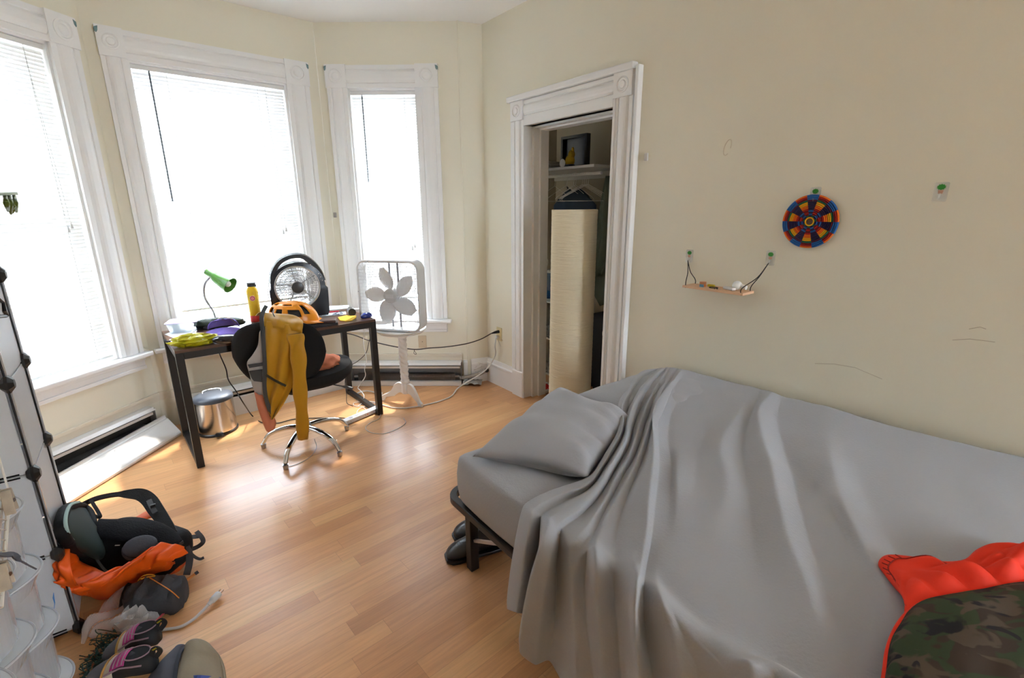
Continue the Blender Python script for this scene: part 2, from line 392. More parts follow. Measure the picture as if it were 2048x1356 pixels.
m = MB(FC); m.box(1.512, 1.536, -.04, 0, .0, zo+.02); m.box(1.494, 1.512, -.012, 0, 0, zo); m.build('outer_moulding', WHT, o, bevel=.005)
m = MB(FC); m.box(.372, .396, -.018, 0, .215, zo); m.build('outer_moulding', WHT, o, bevel=.004)

# ---- baseboards and the strip above the heaters
def base_profile(F, x0, x1, name, h=.215):
    m = MB(F); pr = [(0, 0), (-.02, 0), (-.02, h-.06), (-.026, h-.055), (-.026, h-.04), (-.016, h-.03), (-.012, h-.008), (-.006, h), (0, h)]
    m.rings([[(x, y, z) for y, z in pr] for x in (x0, x1)]); return struct(m.build(name, WHT))
base_profile(FC, .0, .398, 'baseboard_right'); base_profile(FC, 1.54, 7.4, 'baseboard_right'); base_profile(FT, .03, .189, 'baseboard_return')
LR = (Vector(cB1)-Vector(cB2)).length; LM = (Vector(cB2)-Vector(cB3)).length
SM = mat('cream_strip_paint', (.74, .68, .56), rough=.4)
for i, (F, a, b) in enumerate(((FL, -1.25, 0), (FM, 0, LM), (FR, 0, LR-.045))):
    m = MB(F); m.box(a, b, -.017, 0, .252, .272); m.box(a, b, -.009, 0, .21, .252); struct(m.build('trim_%d' % (i+2), SM, bevel=.003))
m = MB(FR); m.box(LR-.03, LR, -.03, 0, .0, .2); m.box(1.03, LR, -.012, 0, .1, .21); struct(m.build('baseboard_bay', WHT))

# ---- hot water baseboard heaters
DRK = mat('heater_dark_interior', (.03, .025, .02), rough=.8)
FIN = mat('aluminium_fins', (.42, .42, .42), rough=.35, metal=.8)
HWH = mat('heater_white_enamel', (.78, .76, .73), rough=.3)
def heater(F, x0, x1, label, cover=True, d=.10, interior=DRK):
    o = thing('baseboard_heater', label, 'heater', F @ Vector(((x0+x1)/2, -.01, 0)), F=F)
    m = MB(F); m.box(x0, x1, -.014, -.001, .01, .198); m.build('back_plate', interior, o)
    m = MB(F); m.add([(x0,-.001,.21),(x1,-.001,.21),(x1,-d+.02,.205),(x0,-d+.02,.205),(x0,-d,.188),(x1,-d,.188),(x1,-d+.006,.186),(x0,-d+.006,.186),(x0,-.001,.2),(x1,-.001,.2)], [(0,1,2,3),(3,2,5,4),(4,5,6,7),(7,6,9,8),(0,3,4,7,8),(1,9,6,5,2)]); m.build('top_hood', HWH, o)
    m = MB(F); m.box(x0+.01, x1-.01, -d+.02, -d+.032, .155, .172); m.build('damper', HWH, o)
    m = MB(F); m.cyl((x0+.02, -.045, .075), (x1-.02, -.045, .075), .011)
    k = x0+.06
    while k < x1-.06: m.box(k, k+.0012, -.072, -.018, .045, .105); k += .0075
    m.build('fin_element', FIN, o)
    if cover:
        m = MB(F); m.add([(x0,-d-.012,.0),(x1,-d-.012,.0),(x1,-d+.002,.135),(x0,-d+.002,.135),(x0,-d+.012,.142),(x1,-d+.012,.142),(x0,-d,.0),(x1,-d,.0),(x1,-d+.012,.13),(x0,-d+.012,.13)], [(0,1,2,3),(3,2,5,4),(4,5,8,9),(9,8,7,6),(6,7,1,0),(0,3,4,9,6),(1,7,8,5,2)]); m.build('front_cover', HWH, o)
    else:
        m = MB(F); m.box(x0, x1, -d, -d+.004, .0, .045); m.box(x0, x1, -d, -.02, .0, .004); m.box(x0, x1, -d, -d+.015, .041, .045); m.build('bottom_lip', HWH, o)
    m = MB(F)
    pass
    for x in (x0, x1-.004): MB(F).box(x, x+.004, -d+.01, -.001, .003, .2).build('end_plate', GRYM if not cover else HWH, o)
    return o
heater(FR, .055, 1.015, 'white baseboard heater under the narrow right bay window, front cover missing and grey inside showing', cover=False, d=.085, interior=GRYM)
heater(FM, .10, LM-.06, 'white baseboard heater behind the desk and the pedal bin, with its cover on')
heater(FL, -1.2, -.10, 'white baseboard heater under the left bay window, its front open and dark inside', cover=None, d=.07)
# the fallen cover panel
a, b, c, d = Vector((-2.335, 2.246, .003)), Vector((-2.279, 3.038, .003)), P(97.6, 959, .1), P(325.5, 832.8, .11)
a2, c2 = a+(a-b)*.45, c+(c-d)*.45
m = MB(); up = [a2, b, d, c2]; n_ = (b-a2).cross(d-b).normalized()
if n_.z < 0: n_ = -n_
def lerp4(s, t): return (a2.lerp(b, s)).lerp(c2.lerp(d, s), t)
rows = []
for t, o_ in ((0, 0), (.03, .01), (.1, .014), (.78, .014), (.82, .008), (.88, .008), (.93, .016), (1, .004)): rows.append([lerp4(0, t)+n_*(o_+.006), lerp4(1, t)+n_*(o_+.006)])
for t, o_ in ((1, 0), (.93, .004), (.5, .003), (.1, .003), (0, 0)): rows.append([lerp4(0, t)+n_*o_, lerp4(1, t)+n_*o_])
m.rings([[r[k] for r in rows] for k in (0, 1)])
tag(m.build('heater_cover_panel', HWH), 'long white metal heater cover leaning off the left baseboard heater', 'heater cover')
m = MB(); c_ = lerp4(.62, .7); m.ellip(c_+n_*.02, (.006, .004, .002), 8, 4); 
tag(m.build('plaster_chip', mat('chip_grey', (.2, .2, .2))), 'tiny grey chip on the fallen heater cover', 'debris')

# exposed dusty pipe run in the corner
m = MB(); a, b = FR @ Vector((1.0, -.05, .06)), FC @ Vector((.02, -.03, .10))
m.tube(cr([a, (a+b)/2+Vector((.02, -.03, .0)), b], 6), .016, 10)
o = thing('heating_pipe', 'dusty heating pipe end with crumpled foil in the corner beside the heater', 'pipe', ((a+b)/2)-Vector((0, 0, .08)))
m.build('pipe', mat('dusty_paint', (.42, .38, .33), rough=.8, noise_amt=.35, nscale=40), o, smooth=True)
m = MB(); m.lathe([(.0001, 0), (.013, 0), (.019, .004), (.019, .028), (.0001, .028)], b-Vector((.0, .0, .0)), 14, Matrix.Rotation(R(70), 4, 'X')); m.build('pipe_collar', DRK, o, smooth=True)
m = MB()
g = []
for i in range(9):
    row = []
    for j in range(14):
        u_ = FR @ Vector((1.03+.02*i, -.11+.012*j*.9, 0)); row.append(u_+Vector((0, 0, .018+.07*abs(noise.noise(Vector((i*.9, j*.8, 2))))*(1-i/9))))
    g.append(row)
m.grid(g); m.build('crumpled_foil', mat('dusty_foil', (.35, .34, .32), rough=.45, metal=.5, noise_amt=.4, nscale=30), o, solid=.001)
m = MB(); 
for k in range(5):
    m.tube(cr([b+Vector((random.uniform(-.12, .0), random.uniform(-.05, .0), random.uniform(0, .08))) for _ in range(5)], 5), .0012, 5)
m.build('loose_wire', mat('pale_wire', (.6, .57, .5)), o, smooth=True)
# ================================================================ DAYLIGHT AND CAMERA
SLAT = mat('blind_slat_vinyl', (.86, .86, .84), rough=.45, transl=.07)
CORD = mat('blind_cord', (.6, .6, .58), rough=.8)
def blind(F, op, z0, label, wand=None, cords=None, tilt=72, yb=.03):
    a, b = op[0]+.018, op[1]-.018; zt = ZI-.014
    o = thing('window_blind', label, 'blind', F @ Vector(((a+b)/2, yb, z0)), F=F)
    m = MB(F); m.box(a-.004, b+.004, yb-.016, yb+.016, zt-.028, zt-.002); m.build('head_rail', WPL, o, bevel=.002)
    m = MB(F); T = math.radians(tilt); z = zt-.045; w = .0125
    while z > z0+.025:
        cy, cz = math.cos(T), math.sin(T)
        y0, y1 = yb-w*cy, yb+w*cy
        zz = [(y0, z-w*cz), (yb-.0025*cz, z+.0025*cy), (y1, z+w*cz)]
        m.add([(a, y, q) for y, q in zz]+[(b, y, q) for y, q in zz], [(0,1,4,3), (1,2,5,4)]); z -= .0205
    m.build('slats', SLAT, o, smooth=True, auto=False)
    m = MB(F); m.box(a, b, yb-.013, yb+.013, z0, z0+.016); m.build('bottom_rail', WPL, o, bevel=.003)
    m = MB(F); L_ = b-a
    for k in ((.16, .84) if L_ < .6 else (.2, .8)):
        for y in (yb-.014, yb+.014): m.cyl((a+L_*k, y, z0+.01), (a+L_*k, y, zt-.02), .0009, n=5)
    m.build('ladder_cord', CORD, o)
    if wand:
        x, zw = wand; m = MB(F); m.cyl((x, yb-.024, zt-.03), (x, yb-.03, zw), .005, n=6); m.build('tilt_wand', mat('grey_clear_plastic', (.12, .15, .16), rough=.2), o, smooth=True)
    if cords:
        x, zw = cords
        for dx, dz in ((0, 0), (.022, .02)):
            m = MB(F); m.cyl((x, yb-.02, zt-.03), (x+dx, yb-.03, zw+dz+.03), .001, n=5); m.build('pull_cord', CORD, o)
            m = MB(F); m.lathe([(.003, .035), (.009, .004), (.008, 0), (.0001, 0)], (x+dx, yb-.03, zw+dz), 10); m.build('cord_tassel', CORD, o, smooth=True)
    return o
blind(FL, Wl, ZS+.022, 'white mini blind fully lowered in the leftmost bay window', cords=(-.33, 1.375))
blind(FM, Wm, .80, 'wide white mini blind with a long dark wand in the middle bay window', wand=(.29, 1.55), cords=(.965, 1.31))
blind(FR, Wr, .755, 'narrow white mini blind in the right bay window behind the box fan', wand=(.32, 1.70), cords=(.64, 1.16))

w = bpy.data.worlds.new('sky'); scn.world = w; w.use_nodes = True
bg = w.node_tree.nodes['Background']; bg.inputs[1].default_value = SKY
wt = w.node_tree; tcw = wt.nodes.new('ShaderNodeTexCoord'); sw = wt.nodes.new('ShaderNodeSeparateXYZ'); wt.links.new(tcw.outputs['Generated'], sw.inputs[0])
g1 = wt.nodes.new('ShaderNodeMapRange'); g1.inputs['From Min'].default_value = -.05; g1.inputs['From Max'].default_value = .12; g1.inputs['To Min'].default_value = .45; wt.links.new(sw.outputs[2], g1.inputs[0])   # ground below, overcast sky above
g2 = wt.nodes.new('ShaderNodeMapRange'); g2.inputs['From Min'].default_value = -.97; g2.inputs['From Max'].default_value = -.6; g2.inputs['To Min'].default_value = .12; wt.links.new(sw.outputs[0], g2.inputs[0])    # duller towards the left: dimming added so the left blind's slats show
gm = math_node(wt, 'MULTIPLY', g1.outputs[0], g2.outputs[0])
gs = wt.nodes.new('ShaderNodeVectorMath'); gs.operation = 'SCALE'; gs.inputs[0].default_value = (.80, .91, 1.06); wt.links.new(gm, gs.inputs['Scale']); wt.links.new(gs.outputs[0], bg.inputs[0])
s = bpy.data.lights.new('sun', 'SUN'); s.energy = SUN; s.angle = R(3.0); s.color = (1, .93, .82)
so = bpy.data.objects.new('sun', s); COL.objects.link(so)
so.rotation_euler = Vector(SUNDIR).to_track_quat('-Z', 'Y').to_euler()
for F, op, nm in ((FL, Wl, 'l'), (FM, Wm, 'm'), (FR, Wr, 'r')):     # portals help the renderer find the windows
    l = bpy.data.lights.new('window_portal', 'AREA'); l.shape = 'RECTANGLE'; l.size = op[1]-op[0]; l.size_y = ZI-ZS
    l.cycles.is_portal = True
    lo = bpy.data.objects.new('window_portal', l); COL.objects.link(lo)
    M = F @ Matrix.Translation(((op[0]+op[1])/2, .15, (ZS+ZI)/2))
    lo.matrix_world = M @ Matrix.Rotation(R(-90), 4, 'X')
cam = bpy.data.cameras.new('camera'); co = bpy.data.objects.new('camera', cam); COL.objects.link(co); scn.camera = co
cam.sensor_width = 36; cam.lens = FPX/2048*36; cam.clip_start = .02
co.matrix_world = Matrix.Translation((0, 0, EYE)) @ Matrix.Rotation(R(90)-PITCH, 4, 'X') @ Matrix.Rotation(ROLL_SIGN*ROLL, 4, 'Z')
scn.view_settings.view_transform = 'Standard'; scn.view_settings.look = 'None'; scn.view_settings.gamma = 1; scn.view_settings.exposure = EXPO
scn.cycles.use_denoising = True; scn.cycles.denoiser = 'OPENIMAGEDENOISE'; scn.cycles.max_bounces = 10; scn.cycles.diffuse_bounces = 6; scn.cycles.transparent_max_bounces = 24
scn.cycles.sample_clamp_indirect = 8; scn.cycles.caustics_reflective = False; scn.cycles.caustics_refractive = False
# ================================================================ DESK
def wood_dark():
    m = mat('walnut_laminate', (.075, .033, .018), rough=.3, noise_amt=.35, nscale=5, stretch=(2, 2, 30)); return m
DA = 49.5
FD = frame((-1.885, 2.59), DA)
ZD = .735
o = thing('desk', 'long desk with dark wood top and black metal frame legs under the middle bay window', 'desk', (-1.885, 2.59, 0), F=FD)
wd = mat('walnut_laminate', (.09, .042, .024), rough=.28, noise_amt=.3, nscale=6, stretch=(1, 12, 12))
m = MB(FD); m.box(0, 1.2, 0, .6, ZD-.018, ZD); m.build('desk_top', wd, o, bevel=.0015)
for x in (0, 1.16):
    for y in (.0, .56):
        m = MB(FD); m.box(x, x+.04, y, y+.04, 0, ZD-.018); m.build('leg', BLKM, o, bevel=.002)
    m = MB(FD); m.box(x+.002, x+.038, .04, .56, .0, .034); m.build('floor_bar', BLKM, o, bevel=.002)
m = MB(FD)
m.box(.04, 1.16, .002, .038, ZD-.058, ZD-.018); m.build('front_rail', BLKM, o, bevel=.002)
m = MB(FD); m.box(.04, 1.16, .562, .598, ZD-.058, ZD-.018); m.build('rear_rail', BLKM, o, bevel=.002)
for x in (.002, 1.162):
    m = MB(FD); m.box(x, x+.036, .04, .56, ZD-.058, ZD-.018); m.build('side_rail', BLKM, o, bevel=.002)
def D(u, v, z=0): return P(u, v, ZD+z)
VY = Vector((0, 1, 0))

# ---- black table fan with arched handle
FF = frame((-1.505, 3.40), 62, ZD)
GRL = mat('grey_fan_grille', (.48, .48, .47), rough=.35); BF = mat('black_fan_housing', (.018, .022, .03), rough=.25)
o = thing('table_fan', 'black arched table fan with round grey grille standing on the desk behind the helmet', 'fan', tuple(FF.translation), F=FF)
cx, cz = -.012, .235
def outl(a):     # body outline radius by angle
    x, z = math.cos(a), math.sin(a); r = .168
    if z < 0: r = min(.215/max(1e-6, abs(z)) if z < -.3 else 9, .178/max(.05, abs(x)) + (.02 if x > 0 else 0), .30)
    elif x > 0: r = .172+.012*x
    return Vector((cx+x*r, 0, max(.004, cz+z*r)))
m = MB(FF); rs = []
K = 72
def ringf(f, y): return [Vector((p.x, y, p.z)) for p in (f(2*math.pi*k/K) for k in range(K))]
circ = lambda r: (lambda a: Vector((cx+r*math.cos(a), 0, cz+r*math.sin(a))))
m.rings([ringf(circ(.143), -.03), ringf(circ(.146), -.058), ringf(outl, -.052), ringf(outl, .03), ringf(circ(.146), .04), ringf(circ(.143), -.03)], cap=False)
m.build('housing', BF, o, smooth=True, auto=50)
m = MB(FF)
arch = cr([(-.172, -.012, .27), (-.16, -.012, .34), (-.11, -.012, .413), (-.035, -.012, .45), (.045, -.012, .448), (.105, -.012, .405), (.15, -.012, .335), (.168, -.012, .27)], 6)
rs = []
for i, p in enumerate(arch):
    d = (arch[min(i+1, len(arch)-1)]-arch[max(0, i-1)]).normalized(); nn = Vector((-d.z, 0, d.x)); t = i/(len(arch)-1); w = .019+.026*max(0, (t-.55)/.45)**.8+.012*max(0, (.2-t)/.2)
    rs.append([p+nn*.006+Vector((0, -.04, 0)), p+nn*.012+Vector((0, -.01, 0)), p+nn*.012+Vector((0, .03, 0)), p-nn*w+Vector((0, .03, 0)), p-nn*w+Vector((0, -.04, 0))])
m.rings(rs); m.build('handle', BF, o, smooth=True, auto=50)
m = MB(FF); m.rings([ringf(lambda a: Vector((cx+(outl(a).x-cx)*1.03-.004, 0, outl(a).z)), .03), ringf(lambda a: Vector((cx+(outl(a).x-cx)*1.03-.004, 0, outl(a).z)), .075)], cap=False); m.build('rear_shell', WPL, o, solid=.003)
m = MB(FF); m.tube([(cx+.143*math.cos(a), -.056, cz+.143*math.sin(a)) for a in [2*math.pi*k/48 for k in range(48)]], .006, 8, True); m.build('grille_ring', GRL, o, smooth=True)
m = MB(FF)
for k in range(72):
    a = 2*math.pi*k/72
    m.tube([(cx+r*math.cos(a+sw), -.058-.014*(1-(r/.143)**2), cz+r*math.sin(a+sw)) for r, sw in ((.038, 0), (.075, .16), (.11, .38), (.141, .66))], .0013, 4)
for r in (.062, .088, .115): m.tube([(cx+r*math.cos(a), -.057-.014*(1-(r/.143)**2), cz+r*math.sin(a)) for a in [2*math.pi*k/40 for k in range(40)]], .0012, 4, True)
m.build('grille', GRL, o)
T = FF @ Matrix.Translation((cx, -.066, cz)) @ Matrix.Rotation(R(90), 4, 'X')
m = MB(T); m.lathe([(.0001, -.006), (.04, -.006), (.042, 0), (.038, .007), (.03, .009), (.0001, .009)], (0, 0, 0), 32); m.build('grille_cap', mat('dark_grey_plastic', (.05, .055, .06), rough=.3), o, smooth=True)
m = MB(FF)
for k in range(5):
    a0 = R(90+72*k); g = []
    for i in range(7):
        r = .03+.102*i/6; row = []
        for j in range(6):
            s = (j/5-.5); wd_ = (.35+.35*math.sin(math.pi*i/7))
            a = a0+s*wd_+.25*i/6; row.append((cx+r*math.cos(a), -.015+s*.03, cz+r*math.sin(a)))
        g.append(row)
    mm = MB(FF); mm.grid(g); mm.build('blade', mat('smoke_blade', (.45, .48, .5), rough=.15, alpha=.3), o, smooth=True, solid=.0015)
m = MB(FF)
for k in range(5):
    a = R(100+72*k); m.beam((cx+.02*math.cos(a), .02, cz+.02*math.sin(a)), (cx+.143*math.cos(a), .02, cz+.143*math.sin(a)), .006, .01, (0, 1, 0))
for r in (.05, .08, .11, .135): m.tube([(cx+r*math.cos(a), .035, cz+r*math.sin(a)) for a in [2*math.pi*k/36 for k in range(36)]], .0012, 4, True)
for k in range(48):
    a = 2*math.pi*k/48; m.cyl((cx+.03*math.cos(a), .035, cz+.03*math.sin(a)), (cx+.143*math.cos(a+.2), .035, cz+.143*math.sin(a+.2)), .001, n=4)
m.build('rear_grille', BF, o)
for k, (x, z) in enumerate(((.075, .385), (.092, .365), (.107, .343), (.121, .32), (.133, .296), (.142, .272))):
    m = MB(FF @ Matrix.Translation((x+.012, -.052, z)) @ Matrix.Rotation(R(90), 4, 'X')); m.lathe([(.004, 0), (.0035, .003), (.0001, .003)], (0, 0, 0), 10); m.build('button', GRL, o)

# ---- yellow steel bottle
b = D(512, 641); b = Vector((-1.80, 3.325, ZD))
o = thing('water_bottle', 'tall yellow metal bottle with black cap and red sticker, left of the black fan', 'bottle', b)
YEL = mat('yellow_enamel', (.78, .50, .012), rough=.35)
m = MB(); m.lathe([(.036, .045), (.036, .21), (.033, .225), (.024, .238), (.022, .246), (.0001, .246)], b, 32); m.build('body', YEL, o, smooth=True, auto=60)
m = MB(); m.lathe([(.0001, 0), (.034, 0), (.036, .003), (.036, .045)], b, 32); m.build('base_band', mat('coral_pink', (.75, .08, .08), rough=.4), o, smooth=True, auto=60)
m = MB(); m.lathe([(.023, .246), (.0265, .248), (.0265, .268), (.024, .272), (.0001, .272)], b, 28); c = m.build('cap', BLK, o, smooth=True, auto=40)
m = MB(); m.tube(cr([b+Vector((.024, -.01, .262)), b+Vector((.034, -.012, .262)), b+Vector((.036, -.012, .25)), b+Vector((.028, -.01, .244))], 4), .003, 6); m.build('cap_loop', BLK, c, smooth=True)
vd = (Vector((0, 0, 0))-b); vd.z = 0; vd.normalize(); ang0 = math.atan2(vd.y, vd.x)-.12
def on_bottle(rad, r=.0365, zc=.168):
    return [[b+Vector((r*math.cos(ang0+q*rad*math.cos(t)/r), r*math.sin(ang0+q*rad*math.cos(t)/r), zc+q*rad*math.sin(t))) for t in [2*math.pi*k/24 for k in range(24)]] for q in (0.01, .5, 1)]
m = MB(); m.rings(on_bottle(.0185), cap=False); st = m.build('sticker', mat('sticker_white', (.75, .62, .55), rough=.5), o)
m = MB(); m.rings(on_bottle(.016, .0368), cap=False); m.build('sticker_ring', mat('sticker_red', (.55, .03, .05), rough=.5), st)
m = MB(); m.rings(on_bottle(.011, .0371, .168), cap=False); m.build('sticker_centre', mat('sticker_pink', (.75, .25, .25), rough=.5), st)

# ---- green gooseneck lamp
yb = 3.28
def V(u, v, y): 
    d = ray(u, v); return Vector((0, 0, EYE))+d*(y/d.y)
base = Vector((V(432, 640, yb).x, yb, ZD))
o = thing('desk_lamp', 'gooseneck desk lamp with green cone shade on the desk in front of the middle window', 'lamp', base)
GRN = mat('lamp_green', (.09, .27, .045), rough=.28)
m = MB(); m.lathe([(.0001, 0), (.06, 0), (.06, .008), (.05, .018), (.012, .022), (.0001, .024)], base, 28); m.build('base', GRN, o, smooth=True)
m = MB(); m.tube(cr([base+Vector((0, 0, .02)), V(426, 622, yb), V(412, 600, yb), V(408, 582, yb), V(411, 566, yb), V(421, 554, yb)], 8), .0068, 10); m.build('gooseneck', mat('brushed_grey', (.35, .35, .36), rough=.3, metal=.8), o, smooth=True)
A, B = V(413, 543, yb), V(461, 571, yb-.03); ax = (B-A).normalized(); T = ax.to_track_quat('Z', 'Y').to_matrix().to_4x4(); L_ = (B-A).length
m = MB(); m.lathe([(.0001, 0), (.021, .0), (.022, .008), (.022, .045), (.026, .055), (.036, .075), (.055, L_), (.053, L_), (.034, .076), (.02, .055), (.0001, .055)], A, 32, T); m.build('lamp_shade', GRN, o, smooth=True, auto=40)
m = MB(); m.cyl(A+ax*-.018, A, .005, n=10); m.build('switch_knob', mat('brushed_grey', (.3,.3,.3)), o, smooth=True)
m = MB(); m.ellip(B-ax*.025, (.022, .022, .022)); m.build('bulb', mat('white_bulb', (.85, .85, .82), rough=.3), o, smooth=True)

# ---- orange bicycle helmet
HO = mat('helmet_orange', (.86, .30, .015), rough=.3); HB = mat('helmet_foam', (.02, .02, .022), rough=.7)
hc = Vector((-1.465, 3.165, ZD)); FH = frame((hc.x, hc.y), 84, ZD)
o = thing('bicycle_helmet', 'orange bicycle helmet with dark vents on the desk in front of the black fan', 'helmet', tuple(hc), F=FH)
def hel(a, t, s=1.):     # a around, t 0 rim..1 crown ; front at +x
    c, sn = math.cos(a), math.sin(a); rx = .165 if c > 0 else .150; ry = .108
    q = math.cos(t*math.pi/2)**.75; z = .158*math.sin(t*math.pi/2)**.95
    rim = .038-.022*c*c*(1 if c > 0 else -.3)
    return Vector((s*rx*c*q-.012*t, s*ry*sn*q, rim*(1-t)+z*s+.004))
vents = []
def is_vent(a, t):
    a = (a+math.pi) % (2*math.pi)-math.pi; s = abs(a)
    def slot(a0, a1, t0, t1): return a0 < s < a1 and t0 < t < t1
    return slot(1.02, 1.50, .20, .44) or slot(1.78, 2.15, .22, .47) or slot(.50, .84, .28, .68) or slot(2.35, 2.75, .3, .5) or slot(1.25, 1.85, .62, .73) or slot(.25, .6, .78, .86) or slot(2.3, 2.9, .62, .78)
na, nt_ = 120, 44; m = MB(FH)
pts = [[hel(2*math.pi*k/na, .0+.97*j/nt_) for k in range(na)] for j in range(nt_+1)]
vs = [p for r in pts for p in r]; fs = []
for j in range(nt_):
    for k in range(na):
        if is_vent(2*math.pi*(k+.5)/na, .97*(j+.5)/nt_): continue
        fs.append((j*na+k, j*na+(k+1) % na, (j+1)*na+(k+1) % na, (j+1)*na+k))
fs.append(tuple(nt_*na+k for k in range(na))); m.add(vs, fs); m.build('shell', HO, o, smooth=True, auto=False, solid=.008)
m = MB(FH); m.rings([[hel(2*math.pi*k/48, .0+.98*j/12, .93)+Vector((0, 0, -.004)) for k in range(48)] for j in range(13)]); m.build('liner', HB, o, smooth=True)
m = MB(FH); g = []
for i in range(6):
    t = i/5; g.append([hel(a, 0.03)+Vector((.055*t*math.cos(a)**2, 0, -.014*t+.012)) for a in [R(-58+116*k/18) for k in range(19)]])
m.grid(g); m.build('visor', HO, o, smooth=True, solid=.005)
m = MB(FH); m.tube([hel(2*math.pi*k/48, 0, .97)+Vector((0, 0, -.012)) for k in range(48)], .007, 8, True); m.build('rim_trim', HB, o, smooth=True)

# ---- things on the right half of the desk
def slab(name, label, cat, pts, z0, h, material, group=None, bevel=.0015, rnd=None):
    m = MB(); n = len(pts); m.add([p+Vector((0, 0, z0)) for p in pts]+[p+Vector((0, 0, z0+h)) for p in pts], [tuple(range(n-1, -1, -1)), tuple(range(n, 2*n))]+[(i, (i+1) % n, n+(i+1) % n, n+i) for i in range(n)])
    return tag(m.build(name, material, bevel=bevel), label, cat, group)
def quad(c, w, d, az, z=None):
    A = R(az); x = Vector((math.sin(A), math.cos(A), 0)); y = Vector((-math.cos(A), math.sin(A), 0)); c = Vector((c[0], c[1], ZD if z is None else z))
    return [c-x*w/2-y*d/2, c+x*w/2-y*d/2, c+x*w/2+y*d/2, c-x*w/2+y*d/2]
PAP = mat('white_paper', (.82, .82, .80), rough=.7)
nb = D(651, 652)
slab('notebook', 'thick dark notebook lying under the edge of the orange helmet', 'notebook', quad(nb+Vector((-.02, .035, 0)), .17, .11, 66), 0, .02, mat('black_cover', (.02, .018, .02), rough=.5))
slab('wallet', 'brown folded wallet on top of the dark notebook beside the helmet', 'wallet', quad(nb+Vector((.0, .03, 0)), .12, .085, 72), .0205, .02, mat('brown_leather', (.07, .038, .035), rough=.45), bevel=.007)
slab('loose_paper', 'pale blue tinted paper sheet behind the yellow pad on the desk', 'paper', quad(D(668, 628), .17, .10, 70), .0, .002, mat('blueish_paper', (.66, .74, .8), rough=.7))
slab('envelope', 'stack of white envelopes near the back of the desk beside the dark fan', 'paper', quad(D(672, 619), .17, .10, 62), .0, .012, PAP)
slab('envelope', 'top white envelope lying crosswise on the stack beside the dark fan', 'paper', quad(D(678, 617), .15, .08, 75), .0125, .004, PAP)
m = MB(); a, b = D(658, 624.5, .01), D(676, 622.5, .01); m.cyl(a, b, .0055, n=10); m.cyl(b, b+(b-a)*.18, .0055, .001, n=10)
tag(m.build('marker_pen', mat('red_plastic', (.6, .02, .04), rough=.3), smooth=True), 'red marker pen lying on the blue tinted paper', 'pen')
m = MB(); c = D(676, 629, .008)
for k in range(5): m.tube(cr([c+Vector((random.uniform(-.04, .05), random.uniform(-.02, .05), random.uniform(0, .012))) for _ in range(5)], 5), .0012, 5)
tag(m.build('charging_cable', mat('navy_cable', (.02, .03, .12), rough=.4), smooth=True), 'thin dark blue cable tangled over the papers near the red pen', 'cable')
pad = [D(676, 636), D(694, 631.5), D(713, 632.5), D(712, 637), D(704, 641.5), D(692, 643.5), D(680, 642)]
slab('knitted_coaster', 'yellow woven coaster near the front right of the desk', 'coaster', pad, 0, .006, mat('yellow_woven', (.85, .56, .06), rough=.9, bump=.8, bscale=150))
# cylinder speaker lying on its side
c = D(705, 632, .0); fd = (D(705, 632)-D(699, 622)); fd.z = 0; fd.normalize(); bk = c-fd*.09+Vector((0, 0, .027)); fr = c+Vector((0, 0, .027))
o = thing('cylinder_speaker', 'small grey cylinder with a black end lying on the desk by the yellow coaster', 'speaker', c)
m = MB(); m.cyl(bk, fr-fd*.004, .027, n=28); m.build('shell', mat('grey_satin', (.16, .16, .16), rough=.35, metal=.6), o, smooth=True, auto=50)
m = MB(); m.cyl(fr-fd*.004, fr, .0272, n=28); m.build('end_cap', BLK, o, smooth=True, auto=50)
c = D(715, 622)
slab('power_adapter', 'small white square charger block behind the grey cylinder', 'adapter', quad(c, .05, .04, 70), 0, .02, WPL, bevel=.004)
# computer mouse
c = D(733, 635); FMo = frame((c.x, c.y), 128, ZD)
o = thing('computer_mouse', 'shiny blue computer mouse at the right end of the desk', 'computer mouse', tuple(c), F=FMo)
m = MB(FMo); m.ellip((0, 0, .012), (.028, .048, .026), 24, 14); m.v = [Vector((p.x, p.y, max(p.z, ZD+.001))) for p in m.v]; m.build('shell', mat('mouse_blue', (.015, .035, .28), rough=.12, coat=.8), o, smooth=True, auto=70)
m = MB(FMo); m.ellip((-.01, .012, .013), (.024, .036, .022), 20, 10); m.v = [Vector((p.x, p.y, max(p.z, ZD+.001))) for p in m.v]; m.build('side_grip', BLK, o, smooth=True, auto=70)
m = MB(FMo); m.ellip((.006, .022, .033), (.0035, .008, .006), 10, 8); m.build('scroll_wheel', mat('pale_grey', (.5, .5, .5)), o, smooth=True)

# ---- things on the left half of the desk
slab('paper_sheet', 'blank white paper sheet under the plastic food box on the desk', 'paper', [D(329, 669), D(352, 660), D(392, 666), D(372, 679), D(347, 676)], 0, .0015, PAP)
slab('pocket_notebook', 'small white notebook at the left front corner of the desk', 'notebook', [D(341, 684.5), D(362, 681), D(383, 685), D(350, 690.5)], 0, .008, PAP)
slab('index_card', 'small white card tucked beside the notebook under the yellow bag', 'card', [D(338, 680), D(352, 677), D(360, 680), D(342, 683)], 0, .003, PAP)
m = MB(); c = D(340, 682, .012); m.tube([c+Vector((.028*math.cos(t), .022*math.sin(t), .008*math.sin(2*t))) for t in [2*math.pi*k/20 for k in range(20)]], .005, 6, True)
m.tube(cr([c+Vector((.02, .015, 0)), c+Vector((.05, .05, .0)), c+Vector((.09, .07, .0))], 5), .005, 6)
tag(m.build('wrist_lanyard', mat('navy_cord', (.01, .015, .03), rough=.6), smooth=True), 'dark looped lanyard hanging over the left corner of the desk', 'lanyard')
